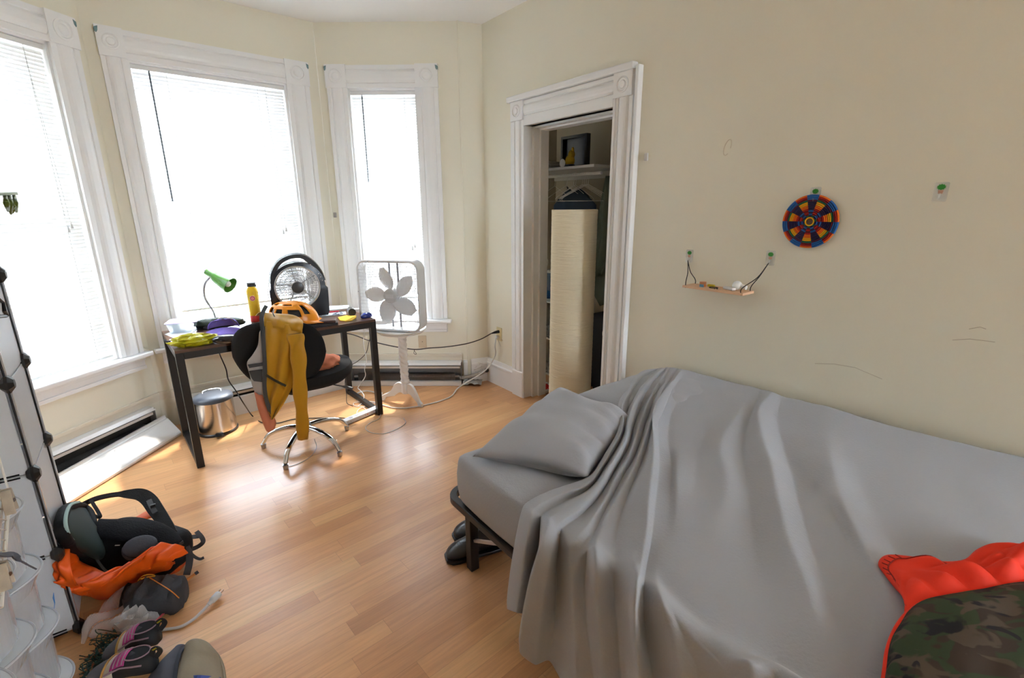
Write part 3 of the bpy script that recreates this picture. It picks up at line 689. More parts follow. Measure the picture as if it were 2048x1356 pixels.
# food box
c = D(369, 662); az = 68; FB = frame((c.x, c.y), az, ZD+.0016)
o = thing('food_container', 'clear plastic food box with lilac lid standing at the back left of the desk', 'food container', (c.x, c.y, ZD+.0016), F=FB)
def rrect(w, d, r, n=5): return [(sx*(w/2-r)+r*math.cos(a), sy*(d/2-r)+r*math.sin(a)) for sx, sy, a0 in ((1,1,0),(-1,1,90),(-1,-1,180),(1,-1,270)) for a in [R(a0+90*k/n) for k in range(n+1)]]
m = MB(FB); rs = []
for w, z in ((.135, .0), (.14, .004), (.165, .06), (.168, .062)): rs.append([(x, y, z) for x, y in rrect(w, w*.8, .02)])
m.rings(rs); m.build('tub', mat('clear_tub', (.62, .78, .86), rough=.1, alpha=.45, spec=.6), o, smooth=True, auto=50)
m = MB(FB); rs = []
for w, z in ((.178, .062), (.178, .067), (.165, .069), (.16, .072), (.14, .071)): rs.append([(x, y, z) for x, y in rrect(w, w*.8, .02)])
m.rings(rs); m.build('lid', mat('lilac_lid', (.62, .58, .86), rough=.25), o, smooth=True, auto=40)
# crumpled yellow bag
def blob(c, r, n=28, m_=18, amp=.2, fr=4, seed=0, T=None, ridge=False, flat=None):
    mb = MB(); rs = []
    for i in range(m_+1):
        a = -math.pi/2+math.pi*i/m_; row = []
        for k in range(n):
            b_ = 2*math.pi*k/n; d = Vector((math.cos(a)*math.cos(b_), math.cos(a)*math.sin(b_), math.sin(a)))
            q = noise.noise(d*fr+Vector((seed, 0, 0))); 
            if ridge: q = .8-2.6*abs(q)
            p = Vector((d.x*r[0], d.y*r[1], d.z*r[2]))*(1+amp*q)
            if T: p = T @ p
            p = p+Vector(c)
            if flat is not None: p.z = max(p.z, flat)
            row.append(p)
        rs.append(row)
    rs[0] = [rs[0][0]+Vector((0, 0, 0))]*n; rs[-1] = [rs[-1][0]]*n
    mb.rings(rs, cap=False); return mb
c = D(388, 680, .03)
FY = Matrix.Rotation(R(90-62), 4, 'Z')
mb = blob(c, (.112, .052, .034), 26, 14, .30, 2.0, 3, FY, True, ZD+.001)
o = tag(mb.build('snack_bag', mat('yellow_foil', (.52, .48, .015), rough=.25, bump=.6, bscale=30)), 'crumpled yellow-green foil snack bag near the front left of the desk', 'bag')
# green pouch
c = D(440, 645, .035)
mb = blob(c, (.155, .05, .035), 36, 18, .15, 3, 5, Matrix.Rotation(R(14), 4, 'Z'), False, ZD+.001); 
o = thing('zip_pouch', 'dark green padded pouch lying behind the purple cap on the desk', 'pouch', D(440, 645))
mb.build('pouch_body', mat('dark_green_nylon', (.03, .05, .028), rough=.35, bump=.4, bscale=60), o, smooth=True, auto=60)
m = MB(); m.tube(cr([c+Vector((-.14, -.03, .0)), c+Vector((0, -.03, .03)), c+Vector((.14, .03, .012))], 6), .0022, 6); m.build('zipper', BLK, o, smooth=True)
# small camera beside the pouch
c = D(402, 656); slab('battery_pack', 'small blue-grey box standing between the food box and the pouch', 'box', quad(c, .05, .03, 70), 0, .05, mat('slate_plastic', (.06, .10, .13), rough=.4), bevel=.004)
# purple cap: crown + brim
PUR = mat('purple_cotton', (.27, .20, .68), rough=.85, bump=.2, bscale=90)
c = D(450, 674); FP = frame((c.x, c.y), 66, ZD)
o = thing('baseball_cap', 'purple baseball cap with curved brim propped on the black sunglasses case', 'cap', tuple(c), F=FP)
m = MB(FP); g = []
for i in range(9):
    t = i/8; row = []
    for k in range(20):
        a = math.pi*k/19; rr = .085*math.cos(t*math.pi/2*.96)**.6
        row.append((-.0+1.0*rr*math.cos(a), .015+rr*math.sin(a)*.9, .052+.055*math.sin(t*math.pi/2)*(1+.15*noise.noise(Vector((a*2, t*3, 1))))))
    g.append(row)
m.grid(g); m.build('crown', PUR, o, smooth=True, solid=.003)
m = MB(FP); g = []
for i in range(8):
    t = i/7; g.append([(.095*math.cos(a)*(1+.1*t), .012-.075*t*math.sin(a)**.7 if True else 0, .058-.030*t-.03*(abs(math.cos(a))**2)*(.6+.4*t)) for a in [R(4+172*k/20) for k in range(21)]])
m.grid(g); m.build('brim', PUR, o, smooth=True, solid=.003)
m = MB(FP); m.ribbon(cr([(-.05, .09, .06), (-.03, .06, .105), (.01, .04, .118), (.05, .03, .10), (.07, .03, .075)], 6), .012, .002, (0, -.4, 1)); m.build('strap', mat('pale_tan', (.6, .5, .4)), o, smooth=True)
c = D(452, 678, .028); m = MB(); m.ellip(c, (.075, .04, .027), 28, 14, Matrix.Rotation(R(18), 4, 'Z'))
tag(m.build('glasses_case', mat('gloss_black', (.012, .012, .016), rough=.12, coat=.6), smooth=True), 'glossy black oval glasses case under the brim of the purple cap', 'case')
c = D(420, 657, .0); m = MB(); m.lathe([(.0001, 0), (.035, 0), (.038, .012), (.03, .026), (.0001, .03)], c, 24)
tag(m.build('round_tin', mat('dark_tin', (.03, .03, .032), rough=.3), smooth=True), 'low round dark tin between the food box and the purple cap', 'tin')
# thing on the sill behind the desk
c = FM @ Vector((.285, -.03, ZS+.004)); m = MB(); m.cyl(c, c+Vector((0, 0, .13)), .011, n=14)
tag(m.build('window_prop', mat('grey_prop', (.25, .25, .24)), smooth=True), 'short grey peg standing on the middle window sill behind the food box', 'prop')
# ================================================================ OFFICE CHAIR AND WHAT HANGS ON IT
FAB = mat('black_chair_fabric', (.008, .008, .009), rough=.95)
hub = Vector((-1.365, 2.905, 0))
o = thing('office_chair', 'black swivel office chair with chrome star base at the desk, seen from behind', 'chair', hub)
feet = [P(528, 896), P(572, 938), P(680, 912), P(694, 860)]
cc = hub
fv = [(p-cc) for p in feet]; back = -(fv[0]+fv[1]+fv[2]+fv[3]); back.z = 0; back = back.normalized()*.29; back.z = 0
ft = [cc+Vector((v.x, v.y, 0)) for v in fv]+[cc+Vector((-.12, .28, 0))]
for p in ft:
    d = (p-cc); d.z = 0; L_ = d.length; d.normalize()
    m = MB(); pts = cr([cc+d*.03+Vector((0, 0, .125)), cc+d*L_*.45+Vector((0, 0, .125)), cc+d*L_*.82+Vector((0, 0, .095)), cc+d*L_+Vector((0, 0, .035))], 6)
    m.tube(pts, [.023-.009*i/(len(pts)-1) for i in range(len(pts))], 12, rz=.8); lg = m.build('base_arm', CHR, o, smooth=True)
    m = MB(); m.cyl(cc+d*L_+Vector((0, 0, .03)), cc+d*L_, .017, .014, n=14); m.build('glide', mat('glide_grey', (.35, .35, .36), rough=.3, metal=.7), lg, smooth=True)
m = MB(); m.lathe([(.0001, .09), (.045, .095), (.05, .12), (.04, .15), (.03, .155), (.0001, .155)], cc, 28); m.build('hub', mat('hub_grey', (.2, .2, .21), rough=.3, metal=.6), o, smooth=True)
m = MB(); m.lathe([(.028, .15), (.028, .36), (.02, .362), (.02, .43), (.0001, .43)], cc, 24); m.build('gas_column', mat('column_grey', (.3, .3, .32), rough=.25, metal=.7), o, smooth=True, auto=40)
sc_ = Vector((-1.315, 3.0, .0)); FS = frame((sc_.x, sc_.y), 70)
m = MB(FS @ Matrix.Translation((0, 0, .475)) @ Matrix.Rotation(R(-5), 4, 'Y'))
def sq(rx, ry, z, p=2.6, n=40):
    out = []
    for k in range(n):
        a = 2*math.pi*k/n; c, s = math.cos(a), math.sin(a); q = (abs(c)**p+abs(s)**p)**(-1/p); out.append((rx*q*c, ry*q*s, z))
    return out
m.rings([sq(.15, .14, -.075), sq(.21, .2, -.065), sq(.25, .235, -.035), sq(.26, .245, -.005), sq(.25, .235, .022), sq(.20, .19, .036), sq(.10, .09, .036)]); m.build('seat', FAB, o, smooth=True)
m = MB(); a = sc_+Vector((.09, -.03, .40)); m.tube(cr([a, a+Vector((.12, -.02, -.015)), a+Vector((.19, -.025, -.03))], 4), [.006]*5+[.014]*4, 10, rz=.6); m.build('height_lever', mat('lever_grey', (.08, .08, .085), rough=.3), o, smooth=True)
# backrest, in a vertical plane facing the desk
by = 2.76; FBk = frame((V(557, 700, by).x, by), 78)
m = MB(FBk @ Matrix.Translation((0, 0, .652)) @ Matrix.Rotation(R(6), 4, 'X'))
def backo(k, n=56):
    a = 2*math.pi*k/n; c, s = math.cos(a), math.sin(a); q = (abs(c)**2.7+abs(s)**2.7)**(-1/2.7); w = .262*(1-.20*max(0, -s)-.12*max(0, -s)**2); return w*q*c, .218*q*s
def bring(f, y): return [(backo(k)[0]*f, y+.35*(backo(k)[0]*f)**2*-1*-1, backo(k)[1]*f) for k in range(56)]
m.rings([bring(.6, -.030), bring(.88, -.026), bring(.97, -.014), bring(1, .0), bring(.97, .022), bring(.85, .04), bring(.5, .05)]); m.build('backrest', FAB, o, smooth=True)
m = MB(); bb = FBk @ Vector((0, .0, .55)); m.tube(cr([bb+Vector((0, -.03, .08)), bb+Vector((0, -.05, -.06)), Vector((bb.x*.6+sc_.x*.4, bb.y*.6+sc_.y*.4-.04, .40)), Vector((sc_.x, sc_.y, .40))], 6), .02, 10, rz=.5); m.build('back_bar', BLK, o, smooth=True)

# cycling jacket over the backrest: drawn in the plane just behind the backrest
MUS = mat('mustard_nylon', (.47, .235, .006), rough=.5, bump=.3, bscale=14, sheen=.1)
GRYL = mat('pale_grey_lining', (.42, .40, .38), rough=.8, bump=.2, bscale=60); CHAR = mat('charcoal_binding', (.05, .055, .06), rough=.7)
JA = 80; jp = FBk @ Vector((0, -.045, 0)); J0 = (jp.x+.005, jp.y-.032)
def J(u, v, off=0.): return Q(u, v, J0, JA, off)      # off > 0 away from the camera
jn = Vector((math.cos(R(JA)), -math.sin(R(JA)), 0))   # towards the camera
o = thing('cycling_jacket', 'mustard yellow jacket with grey lining hung over the office chair back, one sleeve dangling', 'jacket', J(560, 830))
def jf(amp, fr, ph): return lambda t, s: amp*math.sin(t*fr+ph+2.2*s)*(.4+.6*s)+amp*.6*noise.noise(Vector((t*3, s*4, ph)))
g = patch([J(527, 640, .03), J(531, 660), J(532, 700), J(532, 750), J(530, 790), J(536, 815), J(545, 833)],
          [J(603, 650, .03), J(604, 665), J(602, 690), J(596, 725), J(588, 765), J(572, 800), J(548, 836)], 34, 56, .012, jn, .020, 8, 1, jf(.017, 12, .3))
MB2 = MB(); MB2.grid(g); MB2.build('front_panel', MUS, o, smooth=True, auto=False, solid=.003)
g = patch([J(512, 632, .16), J(518, 626, .12), J(526, 625, .07), J(527, 636, .02), J(527, 652, -.006)], [J(560, 628, .16), J(590, 632, .12), J(603, 640, .07), J(606, 648, .02), J(604, 664, -.006)], 26, 20, .0, jn+Vector((0, 0, .5)), .018, 12, 4, jf(.008, 13, 1))
MB2 = MB(); MB2.grid(g); MB2.build('shoulder', MUS, o, smooth=True, auto=False, solid=.004)
m = MB(); pts = [J(590, 668, -.02), J(594, 690, -.03), J(598, 730, -.035), J(600, 780, -.03), J(604, 830, -.02), J(606, 878, -.01)]; pts = cr(pts, 7); n_ = len(pts)
m2_ = MB(); rs = []
for i, p in enumerate(pts):
    t = i/(n_-1); w = .046-.012*t+.004*math.sin(t*23); rs.append([p+Vector((math.sin(R(JA))*w*math.cos(a), math.cos(R(JA))*w*math.cos(a), 0))+jn*(.018+.006*noise.noise(Vector((a, t*12, 0))))*math.sin(a)+Vector((0, 0, .006*noise.noise(Vector((a*2, t*9, 3))))) for a in [2*math.pi*k/18 for k in range(18)]])
m2_.rings(rs); m2_.build('sleeve', MUS, o, smooth=True, auto=False)
g = patch([J(519, 665), J(516, 690, -.005), J(505, 710, -.005), J(494, 726, -.01), J(500, 752), J(506, 775), J(518, 800), J(532, 822)],
          [J(524, 655, -.004), J(527, 690, -.008), J(528, 720, -.01), J(529, 745, -.01), J(530, 765, -.01), J(529, 785, -.006), J(533, 800, -.004), J(538, 822)], 10, 36, .0, jn, .008, 9, 6)
MB2 = MB(); MB2.grid(g); MB2.build('lining', GRYL, o, smooth=True, auto=False, solid=.003)
g = patch([J(495.5, 729, -.012), J(499, 736, -.014)], [J(529, 725, -.022), J(529, 731, -.022)], 8, 4, 0, jn); MB2 = MB(); MB2.grid(g); MB2.build('dark_stripe', CHAR, o, solid=.004)
g = patch([J(498, 742, -.014), J(503, 755, -.012), J(508, 762, -.012)], [J(524, 739, -.022), J(524, 752, -.02), J(524, 764, -.02)], 8, 6, 0, jn); MB2 = MB(); MB2.grid(g); MB2.build('pocket_patch', CHAR, o, solid=.004)
m = MB(); m.ribbon(cr([J(533, 611, .04), J(527, 622, .03), J(523, 636, .0), J(525, 660, -.02), J(528, 700, -.026), J(530, 740, -.028), J(529, 770, -.026), J(533, 800, -.02), J(544, 833, -.012)], 7), .022, .004, tuple(jn)); m.build('front_binding', CHAR, o, smooth=True)
m = MB(); m.ribbon(cr([J(532, 750, -.032), J(552, 762, -.035), J(572, 772, -.034)], 5), .014, .003, tuple(jn)); m.build('pocket_zip', mat('zip_brown', (.035, .03, .015)), o)
m = MB(); m.ribbon(cr([J(548, 619, .06), J(546, 626, .03), J(549, 633, .01)], 5), .006, .003, tuple(jn)); m.build('zip_pull', BLK, o)

# terracotta garment hanging under the jacket, and the clothes on the seat
TER = mat('terracotta_cotton', (.52, .17, .09), rough=.85, bump=.3, bscale=30)
g = patch([J(511, 782, .02), J(516, 800, .02), J(522, 825, .015), J(533, 858, .0), J(538, 860, 0)], [J(528, 788, .02), J(533, 805, .02), J(540, 820, .02), J(551, 842, .01), J(548, 856, .0)], 12, 24, .03, jn, .02, 9, 3)
m = MB(); m.grid(g); tag(m.build('hanging_shirt', TER, smooth=True, auto=False, solid=.012), 'terracotta shirt sleeve hanging below the yellow jacket behind the chair', 'shirt')
c = sc_+Vector((.07, -.03, .545)); mb = blob(c, (.12, .11, .05), 36, 20, .22, 1.8, 9, None, True, .517)
tag(mb.build('folded_shirt', TER, smooth=True, auto=70), 'crumpled terracotta shirt lying on the chair seat', 'shirt')
c = sc_+Vector((-.0, -.10, .535)); mb = blob(c, (.11, .06, .04), 30, 16, .2, 2.0, 12, None, True, .517)
tag(mb.build('dark_cloth', mat('charcoal_cloth', (.06, .065, .07), rough=.9), smooth=True, auto=70), 'crumpled dark grey cloth between the shirt and the chair back', 'cloth')
# ================================================================ PEDAL BIN, PEDESTAL TABLE, BOX FAN
c = Vector((-2.065, 3.115, 0))
o = thing('pedal_bin', 'small round stainless steel pedal bin with grey lid, left under the desk', 'bin', c)
STE = mat('brushed_steel', (.62, .58, .54), rough=.2, metal=1., bump=.04, bscale=4, stretch=(1, 1, 60))
m = MB(); m.lathe([(.0001, .012), (.118, .012), (.118, .235), (.0001, .235)], c, 48); m.build('body', STE, o, smooth=True, auto=40)
m = MB(); m.lathe([(.0001, 0), (.124, 0), (.124, .014), (.117, .02), (.0001, .02)], c, 48); m.build('base_ring', BLK, o, smooth=True, auto=40)
m = MB(); m.lathe([(.119, .235), (.123, .238), (.123, .25), (.115, .262), (.09, .272), (.05, .278), (.0001, .28)], c, 48); m.build('lid', mat('grey_lid', (.075, .085, .105), rough=.4), o, smooth=True, auto=50)
vd = -c.normalized(); 
m = MB(); m.beam(c+vd*.11+Vector((0, 0, .018)), c+vd*.15+Vector((0, 0, .014)), .05, .008); m.build('pedal', BLK, o, bevel=.002)
m = MB(); s_ = Vector((vd.y, -vd.x, 0)); m.tube(cr([c-vd*.02+s_*.055+Vector((0, 0, .272)), c-vd*.05+s_*.05+Vector((0, 0, .284)), c-vd*.06+Vector((0, 0, .288)), c-vd*.05-s_*.05+Vector((0, 0, .284)), c-vd*.02-s_*.055+Vector((0, 0, .272))], 5), .003, 6); m.build('carry_handle', CHR, o, smooth=True)
ZT = .615
tc_ = Vector((-.845, 3.59, 0))
WPT = mat('white_furniture_paint', (.78, .77, .75), rough=.35)
o = thing('pedestal_table', 'small white round pedestal table with barley twist column under the box fan', 'table', tc_)
m = MB(); m.lathe([(.0001, ZT-.03), (.17, ZT-.03), (.175, ZT-.022), (.168, ZT-.018), (.186, ZT-.014), (.19, ZT-.006), (.186, ZT), (.0001, ZT)], tc_, 56); m.build('table_top', mat('white_worn_paint', (.72, .72, .68), rough=.3, noise_amt=.08, nscale=14), o, smooth=True, auto=35)
rs = []
for i in range(91):
    t = i/90; z = .205+(ZT-.03-.205-.05)*t; r0 = .0275+.003*math.sin(t*3)
    rs.append([tc_+Vector(((r0*(1+.26*abs(math.cos(1.5*(a)+t*26))-.1))*math.cos(a), (r0*(1+.26*abs(math.cos(1.5*(a)+t*26))-.1))*math.sin(a), z)) for a in [2*math.pi*k/30 for k in range(30)]])
m = MB(); m.rings(rs); m.build('twisted_column', WPT, o, smooth=True, auto=80)
m = MB(); m.lathe([(.0001, .075), (.024, .08), (.031, .09), (.031, .165), (.026, .17), (.034, .18), (.036, .19), (.026, .205), (.0001, .205)], tc_, 28); m.build('column_base', WPT, o, smooth=True, auto=50)
m = MB(); m.lathe([(.026, ZT-.082), (.034, ZT-.075), (.036, ZT-.06), (.03, ZT-.052), (.05, ZT-.03), (.0001, ZT-.03)], tc_, 28); m.build('column_cap', WPT, o, smooth=True, auto=50)
for tgt in (P(832, 811), P(762, 800), P(829, 781)):
    d = tgt-tc_; d.z = 0; L_ = max(.16, min(.21, d.length)); d.normalize(); s_ = Vector((-d.y, d.x, 0)); 
    ol = [(.02, .155), (.05, .17), (.09, .15), (.13, .09), (L_-.01, .05), (L_+.015, .03), (L_+.015, .0), (L_-.02, .0), (L_-.035, .035), (.10, .05), (.07, .075), (.05, .085), (.02, .085)]
    T = Matrix(((d.x, 0, s_.x, 0), (d.y, 0, s_.y, 0), (0, 1, 0, 0), (0, 0, 0, 1))); T = Matrix.Translation(tc_) @ T @ Matrix.Translation((0, 0, -.011))
    pl = cr([(x, y, 0) for x, y in ol[:6]], 4)+[Vector((x, y, 0)) for x, y in ol[6:]]
    m = MB(); m.prism([(p.x, p.y) for p in pl], T, .022); m.build('foot', WPT, o, bevel=.004)

# box fan
a, b = P(738, 655, ZT+.004), P(842, 662, ZT+.004); d = (b-a); az = math.degrees(math.atan2(d.x, d.y))
az = 104
fc = P(790, 660, ZT); fc = Vector((fc.x-.005, fc.y, ZT+.002)); FX = frame((fc.x, fc.y), az, fc.z)
o = thing('box_fan', 'white square box fan on the round pedestal table in front of the right window', 'fan', fc, F=FX)
W2, H2, RD = .245, .26, .07
def rr2(w, h, r, n=7): return [(sx*(w-r)+r*math.cos(a), sy*(h-r)+r*math.sin(a)) for sx, sy, a0 in ((1,1,0),(-1,1,90),(-1,-1,180),(1,-1,270)) for a in [R(a0+90*k/n) for k in range(n+1)]]
BFW = mat('fan_grey_white', (.66, .66, .66), rough=.35)
m = MB(FX); z0 = H2+.002
m.rings([[(x, y, z0+z) for x, z in rr2(W2-i, H2-i, RD-i)] for y, i in ((-.055, .014), (-.06, .008), (-.056, 0), (.056, 0), (.06, .008), (.055, .014), (.055, .004+.012), (-.052, .016), (-.055, .014))], cap=False); m.build('frame', BFW, o, smooth=True, auto=30)
def grille(y, name, dark=False):
    m = MB(FX); k = -W2+.02
    while k < W2-.015:
        xx = abs(k); zz = H2-.01 if xx < W2-RD else H2-RD+math.sqrt(max(0, (RD-.012)**2-(xx-(W2-RD))**2)); m.box(k, k+.0015, y, y+.0015, z0-zz, z0+zz); k += .0127
    k = -H2+.02
    while k < H2-.015:
        zz = abs(k); xx = W2-.01 if zz < H2-RD else W2-RD+math.sqrt(max(0, (RD-.012)**2-(zz-(H2-RD))**2)); m.box(-xx, xx, y, y+.0015, z0+k, z0+k+.0015); k += .0254
    m.build(name, BFW, o)
grille(-.054, 'front_grille'); grille(.05, 'rear_grille')
T = FX @ Matrix.Translation((.005, -.02, z0)) @ Matrix.Rotation(R(90), 4, 'X')
m = MB(T); m.lathe([(.0001, .028), (.04, .028), (.052, .02), (.055, 0), (.055, -.03), (.0001, -.03)], (0, 0, 0), 32); m.build('motor_hub', mat('hub_white', (.55, .55, .54), rough=.4), o, smooth=True)
m = MB(T); m.box(-.03, .03, -.014, .014, .0285, .031); m.build('hub_plate', BFW, o)
for k in range(5):
    a0 = R(100+72*k); g = []
    for i in range(12):
        t = i/11; r = .045+.165*t; row = []; wd_ = .045+.075*math.sin(math.pi*min(1, t*1.05+.0))**.7 if t < .97 else .05
        for j in range(7):
            s = j/6-.5; x = r*math.cos(a0)-s*wd_*math.sin(a0)-.03*t*math.sin(a0); z = r*math.sin(a0)+s*wd_*math.cos(a0)+.03*t*math.cos(a0)
            row.append((x+.005, -.012+s*.05*(1-.5*t), z0+z))
        g.append(row)
    mm = MB(FX); mm.grid(g); mm.build('blade', mat('white_blade', (.72, .72, .72), rough=.35), o, smooth=True, solid=.002)
m = MB(FX)
for x in (-.03, .035): m.box(x, x+.014, .03, .034, z0-H2+.016, z0+H2-.016)
m.build('motor_bracket', mat('bracket_grey', (.3, .3, .32)), o)
for x, z in ((-.14, H2-.009), (.10, H2-.009), (.15, -H2+.009), (W2-.009, -.02), (-W2+.009, .03)):
    m = MB(FX @ Matrix.Translation((x, -.0605, z0+z)) @ Matrix.Rotation(R(90), 4, 'X')); m.lathe([(.0035, 0), (.003, .002), (.0001, .002)], (0, 0, 0), 8); m.build('screw', GRYM, o)
# ================================================================ BED
# frame FC: x along the right wall, y towards it (0 = wall), z up
GRYS = mat('grey_brushed_cotton', (.385, .397, .43), rough=.95, bump=.12, bscale=120, sheen=.15)
MZ = .525; MN = -1.43; M0_, M1_ = 1.835, 3.74
o = thing('bed_frame', 'black metal platform bed frame with square legs along the right wall', 'bed frame', FC @ Vector((1.77, MN, 0)), F=FC)
m = MB(FC); rl = .018
loopp = []
def corner(cx_, cy_, a0, a1, r, n=8): return [(cx_+r*math.cos(R(a0+(a1-a0)*k/n)), cy_+r*math.sin(R(a0+(a1-a0)*k/n))) for k in range(n+1)]
x0, x1, y0, y1 = 1.742, 3.78, MN+.01, -.05
ol = corner(x0+.07, y0+.07, 270, 180, .07)+corner(x0+.07, y1-.07, 180, 90, .07)+corner(x1-.07, y1-.07, 90, 0, .07)+corner(x1-.07, y0+.07, 0, -90, .07)
rs = []
for i, (x, y) in enumerate(ol):
    a = Vector(ol[i-1]); b = Vector(ol[(i+1) % len(ol)]); d = (b-a).normalized(); n_ = Vector((d.y, -d.x))
    rs.append([(x+n_.x*s, y+n_.y*s, z) for s, z in ((-.016, .272), (.016, .272), (.016, .303), (-.016, .303))])
m.rings(rs, loop=True); m.build('side_rail', BLKM, o, bevel=.004)
for x, y in ((1.90, MN+.03), (3.6, MN+.03), (1.90, -.10), (3.6, -.10), (2.75, MN+.03), (2.75, -.10)):
    m = MB(FC); m.box(x-.02, x+.02, y-.02, y+.02, 0, .275); m.build('leg', BLKM, o, bevel=.003)
for k in range(10):
    m = MB(FC); x = 1.9+k*.19; m.box(x, x+.03, MN+.03, -.07, .282, .297); m.build('slat', BLKM, o)
for x in (1.90,):
    m = MB(FC); m.beam((x+.25, MN+.03, .272), (x+.02, MN+.03, .15), .012, .012); m.build('brace', mat('galvanised', (.5, .5, .5), rough=.3, metal=.8), o)
# mattress with fitted sheet
def mring(y0_, y1_, x0_, x1_, r, z, n=8):
    pts = []
    for cx_, cy_, a0 in ((x1_-r, y1_-r, 0), (x0_+r, y1_-r, 90), (x0_+r, y0_+r, 180), (x1_-r, y0_+r, 270)): pts += [(cx_+r*math.cos(R(a0+90*k/n)), cy_+r*math.sin(R(a0+90*k/n)), z) for k in range(n+1)]
    out = []
    for i, p in enumerate(pts):
        q = pts[(i+1) % len(pts)]; k = 14 if math.dist(p, q) > .3 else 1
        for j in range(k): out.append(tuple(a+(b-a)*j/k for a, b in zip(p, q)))
    return out
m = MB(FC); rs = []
for i, (ins, z) in enumerate(((.03, .306), (.008, .312), (.0, .33), (-.006, .38), (-.008, .44), (-.002, .495), (.004, .513), (.014, .521), (.04, MZ), (.16, MZ+.004), (.3, MZ+.004))):
    ring = mring(MN+ins, -.04-ins, M0_+ins, M1_-ins, .028, z)
    rs.append([(x+.012*noise.noise(Vector((x*5, y*5, z*3))), y+.010*noise.noise(Vector((x*6, y*6, z*4+5)))+.006*math.sin(x*24+z*30)*(z-.3)*3*(y < -1.2), z+.007*noise.noise(Vector((x*7, y*7, 3)))+(.008*(.3-abs(noise.noise(Vector((x*9+y*7, y*6-x*4, 2))))) if z > .515 else 0)) for x, y, z in ring])
m.rings(rs); mt = m.build('mattress', GRYS, None, smooth=True, auto=60, origin=tuple(FC @ Vector((2.8, -.7, .306))))
tag(mt, 'thick mattress in a grey fitted sheet, its bare corner and side above the black frame', 'mattress')
# wrinkle ridges of the fitted sheet on the bare corner: extra cloth folds
m = MB(FC)
def pq(u, v, z): return FC.inverted() @ P(u, v, z)
# pillows
def pillow(name, label, A, B, C_, D_, T, seed, lump=1., zmin=None):
    N1, N2 = 46, 34; m = MB(); top = []; bot = []
    for i in range(N1):
        rt = []; rb = []
        for j in range(N2):
            s, t = i/(N1-1), j/(N2-1); a, b = 2*s-1, 2*t-1
            # pinch the edges in between corners
            ss = .5+.5*a*(1-.07*(1-b*b)*abs(a)); tt = .5+.5*b*(1-.07*(1-a*a)*abs(b))
            p = A.lerp(B, ss).lerp(D_.lerp(C_, ss), tt)
            h = T*((1-a**4)*(1-b**4))**.62
            wr = .016*noise.noise(Vector((s*3+seed, t*6, 1)))*lump+(.022*noise.noise(Vector((s*2.2, t*13+seed, s*2)))+.010*math.sin(t*31+s*5))*max(0, a)**1.5*lump
            edge = (1-max(abs(a), abs(b))**8)
            p1 = p+Vector((0, 0, h+wr*edge*1.3)); p2 = p-Vector((0, 0, h*.7))
            if zmin: p2.z = max(p2.z, zmin)
            rt.append(p1); rb.append(p2)
        top.append(rt); bot.append(rb)
    m.grid(top); o_ = len(m.v); m.grid(bot)
    n1 = len(m.v)//2
    for i in range(N1-1):
        for j in (0, N2-1):
            a = i*N2+j; m.f.append((a, a+N2, a+N2+n1, a+n1)); m.mi.append(0)
    for j in range(N2-1):
        for i in (0, N1-1):
            a = i*N2+j; m.f.append((a, a+1, a+1+n1, a+n1)); m.mi.append(0)
    return tag(m.build(name, GRYS, smooth=True, auto=False), label, 'pillow')
pillow('pillow', 'puffy grey pillow at the head of the bed near its bare corner', P(945, 913, .553), P(1174, 955, .58), P(1276, 848, .60), P(1118, 776, .60), .095, 2, 1., .535)
pa = [FC @ Vector(q) for q in ((1.775, -.70, .58), (2.22, -.72, .585), (2.25, -.06, .60), (1.80, -.06, .595))]
pillow('pillow', 'second grey pillow, tucked under the top sheet against the wall', pa[0], pa[1], pa[2], pa[3], .045, 7, .5, .535)

